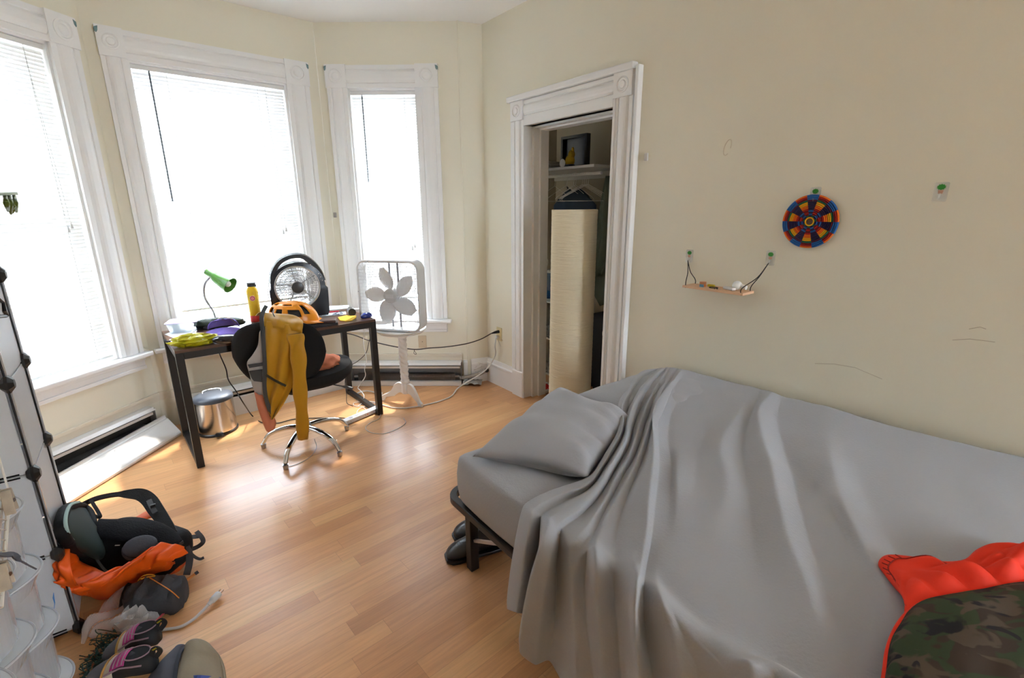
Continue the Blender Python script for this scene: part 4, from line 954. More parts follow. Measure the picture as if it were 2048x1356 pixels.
# top sheet: fold lines traced across the bed and down its side
def T3(lst): return [pq(u, v, z) for u, v, z in lst]
def SD(lst, tail=None):
    out = []
    for u, v, off in lst: out.append(FC.inverted() @ Q(u, v, (FC @ Vector((0, MN-off, 0))).to_2d(), AC))
    if tail: dt, z, off = tail; l_ = out[-1]; out.append(Vector((l_.x+dt, MN-off, z)))
    return out
lines = [
 (T3([(1312,739,.628),(1280,745,.63),(1251,783,.625),(1237,806,.63),(1239,836,.635),(1235,865,.628),(1203,920,.60),(1177,954,.575),(1103,980,.552),(1056,1004,.54)]), SD([(1043,1027,.03),(1028,1098,.06),(1015,1186,.065),(1014,1219,.065)])),
 (T3([(1316,738,.63),(1282,752,.64),(1258,785,.64),(1244,812,.645),(1246,842,.65),(1240,870,.64),(1206,928,.608),(1176,968,.578),(1118,990,.556),(1070,1016,.545)]), SD([(1062,1040,.05),(1052,1098,.085),(1040,1180,.085),(1034,1226,.085)])),
 (T3([(1320,737,.628),(1288,762,.62),(1266,796,.61),(1252,835,.605),(1246,872,.595),(1212,930,.568),(1180,975,.545),(1136,1000,.535),(1090,1030,.53)]), SD([(1083,1052,.0),(1079,1095,.005),(1066,1160,.02),(1050,1232,.045)])),
 (T3([(1326,736,.64),(1294,765,.655),(1272,800,.655),(1256,840,.655),(1250,880,.645),(1220,930,.615),(1190,975,.585),(1150,1005,.567),(1106,1032,.555)]), SD([(1096,1052,.06),(1080,1098,.10),(1056,1177,.115),(1040,1266,.12),(1040,1306,.115)])),
 (T3([(1330,736,.64),(1298,768,.65),(1277,805,.645),(1262,850,.64),(1254,885,.63),(1226,935,.60),(1198,980,.575),(1160,1020,.56),(1118,1046,.55)]), SD([(1108,1080,.055),(1100,1120,.08),(1086,1200,.09),(1078,1270,.09),(1070,1330,.085)])),
 (T3([(1334,735,.63),(1304,775,.615),(1282,815,.605),(1266,860,.60),(1256,895,.59),(1230,940,.566),(1200,990,.545),(1165,1030,.535),(1128,1060,.53)]), SD([(1118,1090,.005),(1114,1133,.005),(1112,1200,.02),(1108,1270,.045),(1100,1322,.055)])),
 (T3([(1338,735,.64),(1308,780,.64),(1288,825,.64),(1272,870,.635),(1258,910,.62),(1234,950,.59),(1208,1000,.568),(1178,1045,.555),(1146,1085,.548)]), SD([(1140,1110,.03),(1142,1160,.05),(1146,1250,.065),(1150,1318,.07)], (.02, .05, .075))),
 (T3([(1342,735,.635),(1312,790,.625),(1294,840,.61),(1280,885,.60),(1264,925,.585),(1240,965,.565),(1216,1010,.55),(1196,1050,.54),(1181,1085,.532)]), SD([(1176,1105,.0),(1172,1145,.005),(1172,1210,.03),(1180,1290,.045)], (.05, .06, .05))),
 (T3([(1348,735,.64),(1318,795,.645),(1300,845,.635),(1286,890,.63),(1270,930,.61),(1248,970,.585),(1224,1015,.567),(1206,1050,.556),(1196,1080,.55)]), SD([(1191,1103,.045),(1191,1150,.065),(1192,1190,.065),(1200,1290,.075)], (.06, .06, .08))),
 (T3([(1354,736,.635),(1322,805,.63),(1303,855,.615),(1292,900,.605),(1278,940,.59),(1258,985,.565),(1240,1035,.55),(1232,1080,.54),(1229,1112,.534)]), SD([(1228,1135,.005),(1228,1170,.012),(1234,1240,.03),(1242,1310,.04)], (.05, .06, .045))),
 (T3([(1360,737,.64),(1330,812,.65),(1309,860,.64),(1299,905,.63),(1287,950,.61),(1272,990,.59),(1264,1035,.57),(1264,1085,.56),(1266,1115,.555)]), SD([(1263,1150,.03),(1258,1200,.05),(1262,1270,.06),(1268,1330,.065)], (.04, .06, .07))),
 (T3([(1366,738,.64),(1322,790,.665),(1304,830,.67),(1307,870,.665),(1307,920,.64),(1300,975,.615),(1294,1040,.595),(1288,1090,.575),(1281,1130,.562)]), SD([(1275,1162,.07),(1271,1221,.09),(1273,1295,.10),(1278,1350,.10)], (.04, .07, .10))),
 (T3([(1376,740,.635),(1334,792,.635),(1315,830,.63),(1316,870,.62),(1318,925,.60),(1312,985,.58),(1305,1050,.565),(1299,1095,.552),(1291,1140,.54)]), SD([(1287,1172,.02),(1288,1230,.03),(1296,1300,.04),(1306,1356,.05)], (.05, .07, .05))),
 (T3([(1392,745,.63),(1356,800,.615),(1338,840,.605),(1336,880,.60),(1342,935,.59),(1340,1000,.575),(1330,1060,.56),(1318,1110,.555),(1312,1150,.548)]), SD([(1320,1190,.04),(1338,1250,.06),(1352,1310,.07),(1362,1356,.075)], (.05, .08, .08))),
 (T3([(1418,752,.63),(1392,810,.61),(1372,860,.60),(1358,915,.604),(1353,960,.596),(1352,1020,.575),(1350,1080,.56),(1342,1140,.553),(1335,1180,.546)]), SD([(1345,1215,.035),(1368,1270,.05),(1388,1320,.05),(1400,1356,.05)], (.06, .08, .05))),
 (T3([(1460,762,.632),(1430,820,.612),(1410,870,.600),(1396,920,.592),(1390,980,.582),(1392,1050,.567),(1395,1120,.558),(1398,1180,.553),(1402,1238,.55)]), SD([(1420,1280,.03),(1440,1330,.045),(1452,1370,.05)], (.05, .09, .06))),
 (T3([(1500,772,.64),(1474,830,.628),(1450,870,.616),(1440,905,.615),(1452,955,.600),(1452,1030,.578),(1455,1110,.563),(1464,1200,.556),(1476,1280,.55)]), SD([(1488,1320,.045),(1504,1370,.06)], (.06, .09, .07))),
 (T3([(1525,778,.638),(1502,830,.62),(1488,880,.598),(1488,930,.585),(1498,990,.577),(1504,1060,.567),(1512,1140,.56),(1524,1230,.555),(1540,1322,.548)]), SD([(1552,1370,.035)], (.06, .10, .05))),
 (T3([(1545,784,.645),(1518,818,.646),(1524,870,.632),(1542,930,.621),(1560,1010,.61),(1578,1083,.60),(1608,1162,.588),(1636,1260,.57),(1660,1390,.553)]), SD([(1672,1450,.06)], (.06, .10, .07))),
 (T3([(1572,790,.64),(1556,830,.615),(1562,880,.592),(1580,940,.576),(1598,1010,.572),(1620,1090,.566),(1654,1190,.562),(1688,1290,.556),(1718,1430,.548)]), SD([(1728,1490,.03)], (.06, .10, .04))),
 (T3([(1650,812,.648),(1628,850,.622),(1624,900,.602),(1636,960,.592),(1668,1030,.584),(1708,1110,.58),(1752,1200,.575),(1790,1300,.566),(1826,1480,.55)]), SD([(1838,1550,.05)], (.06, .11, .06))),
 (T3([(1690,824,.65),(1668,862,.624),(1662,910,.61),(1676,980,.603),(1714,1060,.60),(1756,1140,.594),(1804,1230,.585),(1842,1330,.57),(1884,1540,.55)]), SD([(1896,1600,.06)], (.06, .11, .07))),
 (T3([(1745,840,.652),(1722,880,.62),(1716,930,.598),(1734,1000,.582),(1776,1080,.574),(1826,1160,.568),(1880,1260,.562),(1930,1380,.556),(1990,1640,.548)]), SD([(2002,1700,.03)], (.06, .12, .04))),
 (T3([(1880,876,.658),(1858,920,.62),(1856,980,.60),(1884,1060,.588),(1940,1150,.578),(2010,1250,.57),(2080,1370,.562),(2150,1520,.555),(2250,1850,.548)]), SD([(2265,1920,.04)], (.06, .12, .05))),
]
end = [Vector((x, y, z)) for x, y, z in ((3.36, -.035, .668), (3.38, -.2, .62), (3.40, -.4, .60), (3.42, -.65, .585), (3.44, -.9, .575), (3.45, -1.1, .565), (3.46, -1.3, .558), (3.47, MN, .548))]
ends = [Vector((3.48, MN-.05, .5)), Vector((3.5, MN-.06, .12))]
lines.append((end, ends))
lines.append(([p+Vector((.36, 0, -.03)) for p in end], [p+Vector((.36, 0, 0)) for p in ends]))
curves = []
NT, NSD = 46, 30
for top, side in lines:
    for p in top[:1]: p.y = min(p.y, -.03)
    allp = top+side; k = len(top); sm = []
    c1 = cr(allp, 8); ta = resample(c1[:8*(k-1)+1], NT); tb = resample(c1[8*(k-1):], NSD)
    cv = ta+tb[1:]
    for p in cv:
        p.y = min(p.y, -.022); p.z = max(p.z, .012)
        if p.y > MN-.004: p.z = max(p.z, MZ+.012)
    curves.append(cv)
g = []; nc = len(curves); SUBN = 7
for i in range(nc-1):
    p0, p1, p2, p3 = curves[max(0, i-1)], curves[i], curves[i+1], curves[min(nc-1, i+2)]
    for k in range(SUBN):
        t = k/SUBN; row = []
        tt = t*t*(3-2*t)
        for a0, a1, a2, a3 in zip(p0, p1, p2, p3):
            lin = a1.lerp(a2, t); lin2 = a1.lerp(a2, tt)
            c_ = .5*((2*a1)+(a2-a0)*t+(2*a0-5*a1+4*a2-a3)*t*t+(3*a1-a0-3*a2+a3)*t**3)
            p = c_*.45+lin2*.30+lin*.25
            p.z += .005*noise.noise(Vector((p.x*11, p.y*7, p.z*5)))+.004*(.35-abs(noise.noise(Vector((p.x*9, p.y*5+p.x*3, 7))))); p.y += .003*noise.noise(Vector((p.x*14, p.z*8, 4)))
            p.y = min(p.y, -.02); p.z = max(p.z, .010)
            row.append(p)
        g.append(row)
g.append(curves[-1])
m = MB(FC); m.grid(g)
sh = m.build('top_sheet', GRYS, smooth=True, auto=False, solid=.005, sub=1, origin=tuple(FC @ Vector((2.8, -.7, .55))))
tag(sh, 'rumpled grey top sheet thrown over the bed, folds falling to the floor', 'bed sheet')

# boots under the head of the bed
LEA = mat('black_leather', (.014, .014, .016), rough=.28, bump=.25, bscale=45, coat=.15)
def boot(label, toe, heel, h=.125, seed=0):
    d = (toe-heel); d.z = 0; L_ = d.length; d.normalize(); s_ = Vector((-d.y, d.x, 0))
    o = thing('ankle_boot', label, 'boot', (toe+heel)/2)
    secs = [(-.0, .032, .030, .010, .09), (.03, .04, .036, .008, h), (.22, .042, .037, .008, h+.012), (.38, .04, .036, .008, h), (.5, .040, .038, .008, .098), (.65, .046, .045, .008, .080), (.8, .048, .047, .008, .068), (.92, .042, .040, .009, .052), (1.0, .02, .02, .014, .032)]
    m = MB(); rs = []
    for t, w, w2, z0, z1 in secs:
        c = heel+d*(L_*t); rs.append([c+s_*(w*math.cos(a)*(1 if math.sin(a) > 0 else 1.05))+Vector((0, 0, z0+(z1-z0)*(.5+.5*math.sin(a))))+d*(0) for a in [2*math.pi*k/20 for k in range(20)]])
    m.rings(rs); m.build('upper', LEA, o, smooth=True, auto=False, sub=1)
    m = MB(); ol = []
    for side in (1, -1):
        seq = secs if side == 1 else secs[::-1]
        for t, w, w2, z0, z1 in seq: ol.append(heel+d*(L_*t+(.004 if t > .9 else -.003 if t < .05 else 0))+s_*side*(w+.004))
    n = len(ol); m.add(ol+[p+Vector((0, 0, .016)) for p in ol], [tuple(range(n-1, -1, -1)), tuple(range(n, 2*n))]+[(i, (i+1) % n, n+(i+1) % n, n+i) for i in range(n)]); m.build('sole', BLK, o, bevel=.003)
    m = MB(); c = heel+d*(L_*.2)+Vector((0, 0, h+.004)); m.tube([c+d*.05*math.cos(a)*1.1+s_*.033*math.sin(a)+Vector((0, 0, .004*math.cos(a))) for a in [2*math.pi*k/24 for k in range(24)]], .005, 8, True); m.build('collar', LEA, o, smooth=True)
    for t, w_ in ((.74, .03), (.79, .026)):
        m = MB(); c = heel+d*(L_*t); m.tube([c+s_*(w_*math.cos(a))+Vector((0, 0, .075-.045*(t-.7)*2+.0*a-.02*abs(math.cos(a))**3)) for a in [math.pi*k/10 for k in range(11)]], .0016, 6); m.build('toe_stitching', LEA, o, smooth=True)
boot('black leather ankle boot nearest the camera, toe out beside the bed leg', P(893, 1120), P(1000, 1090))
boot('black leather ankle boot behind its pair, further under the head of the bed', P(908, 1078), P(1010, 1050))

# camouflage garment at the foot of the bed
ORG = mat('blaze_orange_cloth', (.85, .035, .01), rough=.75, bump=.25, bscale=20)
def B_(u, v, z): return P(u, v, z)
o = thing('camouflage_garment', 'camouflage garment with bright orange lining and piping, folded open on the foot of the bed', 'garment', P(1950, 1250, .575))
pip = [B_(1762, 1430, .60), B_(1773, 1350, .60), B_(1780, 1300, .605), B_(1798, 1255, .612), B_(1826, 1222, .62), B_(1866, 1203, .627), B_(1925, 1191, .632), B_(1990, 1181, .635), B_(2060, 1165, .64), B_(2140, 1150, .64), B_(2230, 1150, .635)]
pc = resample(cr(pip, 8), 60); low = resample([B_(1800, 1620, .585), B_(2330, 1620, .585)], 60)
g = []
for i in range(26):
    t = i/25; g.append([a.lerp(b, t)+Vector((0, 0, .05*math.sin(math.pi*min(1, t*.9+.02))**.7*math.sin(math.pi*(.06+.88*k/59))**.5+.008*noise.noise(Vector((k*.15, t*6, 2))))) for k, (a, b) in enumerate(zip(pc, low))])
m = MB(); m.grid(g); m.build('camouflage_shell', camo(), o, smooth=True, auto=False, solid=.006)
m = MB(); m.tube(pc, .008, 10); m.build('orange_piping', ORG, o, smooth=True)
topc = [B_(1838, 1215, .612), B_(1800, 1185, .60), B_(1772, 1152, .60), B_(1757, 1128, .60), B_(1775, 1111, .602), B_(1830, 1115, .607), B_(1885, 1124, .61), B_(1930, 1120, .625), B_(1955, 1100, .642), B_(1990, 1087, .655), B_(2050, 1089, .66), B_(2120, 1090, .655), B_(2180, 1110, .65)]
tc2 = resample(cr(topc, 7), 70); lo2 = resample(pc[16:], 70)
g = []
for i in range(18):
    t = i/17; g.append([a.lerp(b+Vector((0, 0, -.004)), t)+Vector((0, 0, .028*math.sin(math.pi*t)*math.sin(math.pi*k/69)**.5+(.075*abs(noise.noise(Vector((k*.11, t*2.6, 5))))-.022)*math.sin(math.pi*t)*min(1, k/30))) for k, (a, b) in enumerate(zip(tc2, lo2))])
m = MB(); m.grid(g); m.build('orange_lining', ORG, o, smooth=True, auto=False, solid=.004)
m = MB(); m.tube([p+Vector((0, 0, .004)) for p in g[3][3:34]], .0016, 6)
for k in range(4, 24, 2): m.tube([g[1][k]+Vector((0, 0, .004)), g[3][k]+Vector((0, 0, .004))], .0013, 5)
m.build('hem_stitching', mat('dark_red_thread', (.3, .012, .006), rough=.8), o, smooth=True)
# ================================================================ CLOSET CONTENTS
def CQ(u, v, y): return FC.inverted() @ Q(u, v, cC, AC, y)
SHW = mat('closet_shelf_paint', (.62, .6, .56), rough=.5)
a, b = CQ(1070, 331, .40), CQ(1188, 337, .40); zs = (a.z+b.z)/2
o = thing('closet_shelf', 'painted white shelf board high in the closet over the hanging rail', 'shelf', FC @ Vector((.3, .6, zs-.03)), F=FC)
m = MB(FC); m.box(-.018, b.x, .40, .795, zs-.02, zs); m.build('board', SHW, o, bevel=.002)
m = MB(FC); m.box(-.018, 1.745, .775, .798, zs-.075, zs-.022); m.build('cleat', SHW, o)
zr = zs-.06; yr = .46
m = MB(FC); m.cyl((-.018, yr, zr), (b.x+.02, yr, zr), .012, n=14); tag(m.build('hanging_rail', SHW, smooth=True), 'white rail under the closet shelf that the wire hangers hang from', 'rail')
# frame box, soft toy, stack of white boards on the shelf
a, b2 = CQ(1121, 329, .55), CQ(1172, 331, .55); t_ = CQ(1160, 268, .55)
o = thing('shadow_box', 'dark shadow box picture frame standing on the closet shelf', 'picture frame', FC @ Vector(((a.x+b2.x)/2, .57, zs)), F=FC)
m = MB(FC); x0, x1, z0, z1 = a.x, b2.x, zs+.001, t_.z
for q in ((x0, x0+.02, z0, z1), (x1-.02, x1, z0, z1), (x0+.02, x1-.02, z0, z0+.02), (x0+.02, x1-.02, z1-.02, z1)): m.box(q[0], q[1], .55, .59, q[2], q[3])
m.build('frame', BLK, o)
m = MB(FC); m.box(x0+.02, x1-.02, .58, .585, z0+.02, z1-.02); m.build('backing', mat('dark_navy_print', (.02, .022, .05), rough=.3, noise_amt=.6, nscale=12), o)
c = CQ(1142, 316, .50); c = Vector((c.x, .49, zs))
o = thing('soft_toy', 'small yellow soft toy before the dark frame on the closet shelf', 'toy', FC @ c, F=FC)
YT = mat('yellow_plush', (.55, .36, .02), rough=.9, bump=.5, bscale=80)
m = MB(FC); m.ellip(c+Vector((0, 0, .05)), (.045, .03, .045)); m.ellip(c+Vector((.015, 0, .095)), (.03, .025, .032)); m.build('body', YT, o, smooth=True)
m = MB(FC); m.ellip(c+Vector((.0, -.0, .014)), (.05, .035, .013)); m.build('base', BLK, o, smooth=True)
m = MB(FC); m.ellip(c+Vector((.028, 0, .128)), (.012, .01, .02)); m.build('ear', YT, o, smooth=True)
c = CQ(1129, 320, .45); m = MB(FC @ Matrix.Translation((c.x-.02, .45, zs+.033)) @ Matrix.Rotation(R(90), 4, 'X')); m.lathe([(.0001, 0), (.03, 0), (.032, .004), (.026, .01), (.0001, .012)], (0, 0, 0), 24)
tag(m.build('white_rosette_disc', mat('dull_white', (.8, .78, .75), rough=.5), smooth=True), 'small round white disc leaning on the closet shelf beside the yellow toy', 'disc')
for k in range(5):
    a = CQ(1072, 312+3.3*k, .45); m = MB(FC); m.box(-.01+.004*k, .27-.012*k, .43, .75, zs+.001+.0125*(4-k), zs+.011+.0125*(4-k))
    tag(m.build('white_board', mat('dull_white', (.6,.58,.55)), bevel=.001), 'flat white board, %s in the stack on the closet shelf' % ('bottom one', 'second from the bottom', 'middle one', 'second from the top', 'topmost')[4-k], 'board', 'white boards stacked on the closet shelf')
# hangers
HW = mat('white_wire', (.82, .8, .77), rough=.4)
def hanger_mesh(F):
    m = MB(F); m.tube([(0, .0+.018*math.sin(a), zr+.014-.018+.018*math.cos(a)+.0) for a in [R(-80+230*k/14) for k in range(15)]]+[(0, .003, zr-.05), (0, 0, zr-.075)], .0016, 6)
    return m
def hanger(t, label, rot=0, tilt=0):
    F = FC @ Matrix.Translation((t, yr, 0)) @ Matrix.Rotation(R(rot), 4, 'Z')
    o = thing('wire_hanger', label, 'hanger', F @ Vector((0, 0, zr)), 'white wire hangers on the closet rail')
    m = hanger_mesh(F); m.build('hook', HW, o, smooth=True)
    m = MB(F); c = Vector((0, 0, zr-.075)); w = .205
    m.tube([c, (0, w*.9, zr-.165), (0, w, zr-.182), (0, w-.008, zr-.195), (0, -w+.008, zr-.195), (0, -w, zr-.182), (0, -w*.9, zr-.165)], .0018, 6, True); m.build('bar', HW, o, smooth=True)
    return o
hl = ['leftmost white wire hanger on the closet rail', 'second white wire hanger from the left on the closet rail', 'third white wire hanger from the left on the closet rail', 'fourth white wire hanger from the left, close against the third',
      'fifth white wire hanger from the left, first of the bunched group', 'sixth white wire hanger from the left on the closet rail', 'seventh white wire hanger from the left on the closet rail', 'rightmost white wire hanger on the closet rail']
for (u, rot), l in zip(((1110, 22), (1134, 18), (1148, 24), (1152, 16), (1165, 8), (1169, 4), (1173, 0), (1177, -6)), hl): hanger(CQ(u, 342, yr).x, l, rot-18)
# navy t-shirt
NV = mat('navy_cotton', (.03, .048, .08), rough=.9)
g = []; yS = .60
for i in range(20):
    t = i/19; z = CQ(1146, 374, yS).z-.62*t; row = []
    for k in range(30):
        s = k/29*2-1; w = .19+.05*min(1, t*6)+.005*math.sin(t*7)
        neck = .045*max(0, 1-(abs(s)/.36)**2)*(1-t)**6; slope = .15*max(0, abs(s)-.3)*(1-t)**5
        row.append((CQ(1148, 400, yS).x+w*s, yS-.02*math.cos(s*5)*t+.012*noise.noise(Vector((s*3, t*2, 1))), z-neck-slope))
    g.append(row)
m = MB(FC); m.grid(g); o = thing('t_shirt', 'navy t-shirt hanging behind the paper floor lamp in the closet', 't-shirt', FC @ Vector((CQ(1148, 400, yS).x, yS, 1.1)), F=FC)
m.build('shirt_body', NV, o, smooth=True, solid=.02)
m = MB(FC); zt_ = CQ(1146, 374, yS).z; m.tube([(CQ(1148, 400, yS).x+.07*s, yS-.015, zt_-.045*max(0, 1-(abs(s*.07)/(.36*.2))**2)+.004) for s in [k/8-1 for k in range(17)]], .005, 6); m.build('collar', mat('navy_rib', (.03, .042, .06), rough=.9), o, smooth=True)
# green towel
TG = mat('sage_towel', (.12, .145, .105), rough=1., bump=.4, bscale=60)
yT = .62; g = []
Lp = [CQ(1216, 352, yT), CQ(1206, 400, yT), CQ(1196, 460, yT), CQ(1188, 520, yT), CQ(1183, 565, yT)]; Rp = [CQ(1220, 352, yT), CQ(1226, 400, yT), CQ(1228, 460, yT), CQ(1226, 500, yT), CQ(1214, 540, yT)]
m = MB(FC); m.grid(patch(Lp, Rp, 16, 30, .02, (0, -1, 0), .03, 6, 2, lambda t, s: .02*math.sin(t*14+s*2)*s)); o = thing('bath_towel', 'sage green towel hanging from a peg at the right inside the closet', 'towel', FC @ Vector((CQ(1205, 450, yT).x, yT, 1.2)), F=FC)
m.build('front_layer', TG, o, smooth=True, auto=False, solid=.012)
Lp = [CQ(1220, 360, yT+.05), CQ(1205, 480, yT+.05), CQ(1186, 570, yT+.05), CQ(1200, 612, yT+.05)]; Rp = [CQ(1228, 360, yT+.05), CQ(1234, 480, yT+.05), CQ(1232, 560, yT+.05), CQ(1222, 605, yT+.05)]
m = MB(FC); m.grid(patch(Lp, Rp, 16, 24, .015, (0, -1, 0), .03, 6, 9)); m.build('back_layer', TG, o, smooth=True, auto=False, solid=.012)
# dark suitcase
a, b2 = CQ(1176, 612, .50), CQ(1236, 612, .50)
o = thing('suitcase', 'black suitcase standing on the closet floor to the right of the paper lamp', 'suitcase', FC @ Vector(((a.x+b2.x)/2, .6, 0)), F=FC)
m = MB(FC); m.box(a.x, b2.x, .52, .74, .03, a.z-.06); m.build('shell', mat('black_nylon', (.012, .012, .014), rough=.8), o, bevel=.03, segs=4)

for x in (a.x+.05, b2.x-.05): m.cyl((x, .57, 0), (x, .57, .04), .02, n=12); m.cyl((x, .70, 0), (x, .70, .04), .02, n=12)
for x, y in ((a.x+.05, .57), (b2.x-.05, .57), (a.x+.05, .70), (b2.x-.05, .70)):
    mm = MB(FC); mm.cyl((x-.01, y, .018), (x+.01, y, .018), .018, n=14); mm.build('wheel', BLK, o, smooth=True)
m = MB(FC); xm = (a.x+b2.x)/2; m.tube([(xm-.06, .63, a.z-.06), (xm-.06, .63, a.z-.03), (xm+.06, .63, a.z-.03), (xm+.06, .63, a.z-.06)], .008, 8); m.build('handle', BLK, o, smooth=True)
# white plastic hanger end / tray sticking out at right
c = CQ(1206, 672, .2); m = MB(FC @ Matrix.Translation((c.x+.05, .22, c.z))); m.tube(cr([(-.05, 0, .045), (-.058, 0, .01), (-.045, 0, -.03), (-.02, 0, -.06)], 6), .008, 8, rz=2.2)
m.box(-.03, .0, -.01, .01, -c.z, -.055)
tag(m.build('white_scoop', mat('dull_white', (.6,.58,.55)), smooth=True, auto=40), 'white curved plastic edge showing behind the right closet jamb', 'scoop')
# slatted basket shelves at left
o = thing('basket_shelf', 'low white shelf unit with black slotted baskets in the left of the closet', 'shelf unit', FC @ Vector((.2, .62, 0)), F=FC)
zb = [CQ(1087, v, .50).z for v in (745, 674, 601)]
sx0, sx1 = .0, .52
for z in zb:
    m = MB(FC); m.box(sx0, sx1, .5, .79, z-.012, z); m.build('shelf_board', SHW, o)
for x in (sx0, sx1-.012):
    m = MB(FC); m.box(x, x+.012, .5, .79, 0, zb[2]-.012); m.build('side_board', SHW, o)
SLT = mat('dark_slotted_plastic', (.03, .03, .035), rough=.5)
for z in zb[:2]:
    m = MB(FC); k = sx0+.03
    m.box(sx0+.02, sx1-.03, .53, .78, z+.0005, z+.006)
    while k < sx1-.04:
        m.box(k, k+.008, .515, .525, z+.001, z+.12); k += .02
    for zz in (.02, .06, .10): m.box(sx0+.02, sx1-.03, .512, .53, z+zz, z+zz+.006)
    m.build('basket', mat('basket_grey', (.28, .27, .26), rough=.6), o)
c = Vector((CQ(1090, 590, .6).x+.02, .64, zb[2]))
o = thing('water_jug', 'blue plastic jug in a clear bag on top of the low closet shelf unit', 'jug', FC @ c, F=FC)
m = MB(FC); m.lathe([(.0001, .001), (.06, .001), (.068, .03), (.068, .14), (.04, .19), (.025, .20), (.025, .23), (.0001, .23)], c, 28); m.build('jug_body', mat('jug_blue', (.02, .09, .22), rough=.2), o, smooth=True)
m = MB(FC); m.lathe([(.0001, .23), (.028, .23), (.028, .25), (.0001, .25)], c, 18); m.build('cap', WPL, o, smooth=True, auto=40)
mb = blob(c+Vector((-.01, -.0, .12)), (.085, .07, .14), 28, 18, .25, 3, 8); mb.M = FC; mb.v = [FC @ p for p in mb.v]; mb.build('clear_bag', mat('thin_polythene', (.7, .72, .75), rough=.15, alpha=.25), o, smooth=True)
# loops of white cord on the closet wall
for (u, v, r_), l in zip(((1080, 468, .018), (1080, 502, .035), (1088, 528, .05)), ('small white hook high on the closet wall beside the lamp', 'upper loop of white cord on the closet wall', 'lower, larger loop of white cord on the closet wall')):
    c = CQ(u, v, .66); m = MB(FC); m.tube([(c.x+r_*math.cos(a), .66+.01*math.sin(2*a), c.z+r_*1.25*math.sin(a)) for a in [2*math.pi*k/22 for k in range(22)]], .004, 6, True)
    tag(m.build('cord_loop', HW, smooth=True), l, 'cord')
# things on the closet floor
c = loc(FC, P(1084, 783)); c = FC @ Vector((c.x, max(c.y, .10), .035))
mb = blob(c, (.075, .07, .04), 28, 18, .35, 3, 21, None, False, .002); o = thing('shopping_bag', 'crumpled white plastic bag with red print on the closet threshold, left of the lamp', 'bag', c)
mb.build('bag_body', mat('white_polythene', (.72, .70, .68), rough=.3), o, smooth=True, auto=60)
mb = blob(c+Vector((.03, -.025, .012)), (.03, .03, .03), 18, 12, .35, 3, 25, None, False, .003); mb.build('red_print', mat('print_red', (.6, .02, .02), rough=.35), o, smooth=True)
mb = blob(FC @ Vector((1.1, .30, .05)), (.08, .06, .055), 26, 16, .35, 3, 31, None, False, .002); tag(mb.build('shopping_bag', mat('print_red', (.6,.02,.02)), smooth=True), 'crumpled red bag on the closet floor behind the right of the lamp', 'bag')
mb = blob(FC @ Vector((.62, .40, .05)), (.11, .07, .055), 26, 16, .25, 3, 35, None, False, .002); tag(mb.build('dark_shoe_heap', BLK, smooth=True), 'dark shoe in shadow on the closet floor behind the white bag', 'shoe')

# paper floor lamp
cL = FC @ Vector((1.045, .015, 0)); cL = Vector((P(1138, 830).x, P(1138, 830).y, 0))
o = thing('paper_floor_lamp', 'tall cream ribbed paper floor lamp standing in the closet doorway', 'lamp', cL)
ptex = mat('cream_rice_paper', (.88, .79, .58), rough=.85, transl=.25)
nt, N, L, bs = nodes_of(ptex); n = N.new('ShaderNodeTexNoise'); n.inputs['Scale'].default_value = 1; n.inputs['Detail'].default_value = 6; mp = N.new('ShaderNodeMapping'); mp.inputs['Scale'].default_value = (7, 7, 150); tc = [q for q in N if q.type == 'TEX_COORD'][0]
L.new(tc.outputs['Object'], mp.inputs[0]); L.new(mp.outputs[0], n.inputs['Vector']); bp = N.new('ShaderNodeBump'); bp.inputs['Strength'].default_value = .7; bp.inputs['Distance'].default_value = .008; L.new(n.outputs[0], bp.inputs['Height']); L.new(bp.outputs[0], bs.inputs['Normal'])
wL = (P(1187, 600, 0)-P(1098, 600, 0)).length
rs = []; dist = cL.y
rL_ = .5*(1186-1098)/967.4*math.hypot(cL.y, .0)*1.0
for i in range(121):
    t = i/120; z = .012+1.47*t; rs.append([cL+Vector((rL_*(1+.004*math.sin(i*2.4)+.003*noise.noise(Vector((i*.4, k*.4, 0))))*math.cos(2*math.pi*k/48), rL_*math.sin(2*math.pi*k/48), z)) for k in range(48)])
m = MB(); m.rings(rs, cap=False); m.build('lamp_shade', ptex, o, smooth=True, auto=False, solid=.002)
m = MB(); m.lathe([(.0001, .0), (rL_-.006, 0), (rL_-.006, .012), (.0001, .014)], cL, 40); m.build('base', BLKM, o, smooth=True, auto=40)
for z in (.4, .75, 1.1, 1.46):
    m = MB(); m.tube([cL+Vector(((rL_-.004)*math.cos(a), (rL_-.004)*math.sin(a), z)) for a in [2*math.pi*k/40 for k in range(40)]], .0015, 5, True); m.build('support_ring', BLKM, o)
m = MB(); m.cyl(cL+Vector((0, 0, .014)), cL+Vector((0, 0, 1.46)), .006, n=8); m.build('pole', BLKM, o, smooth=True)

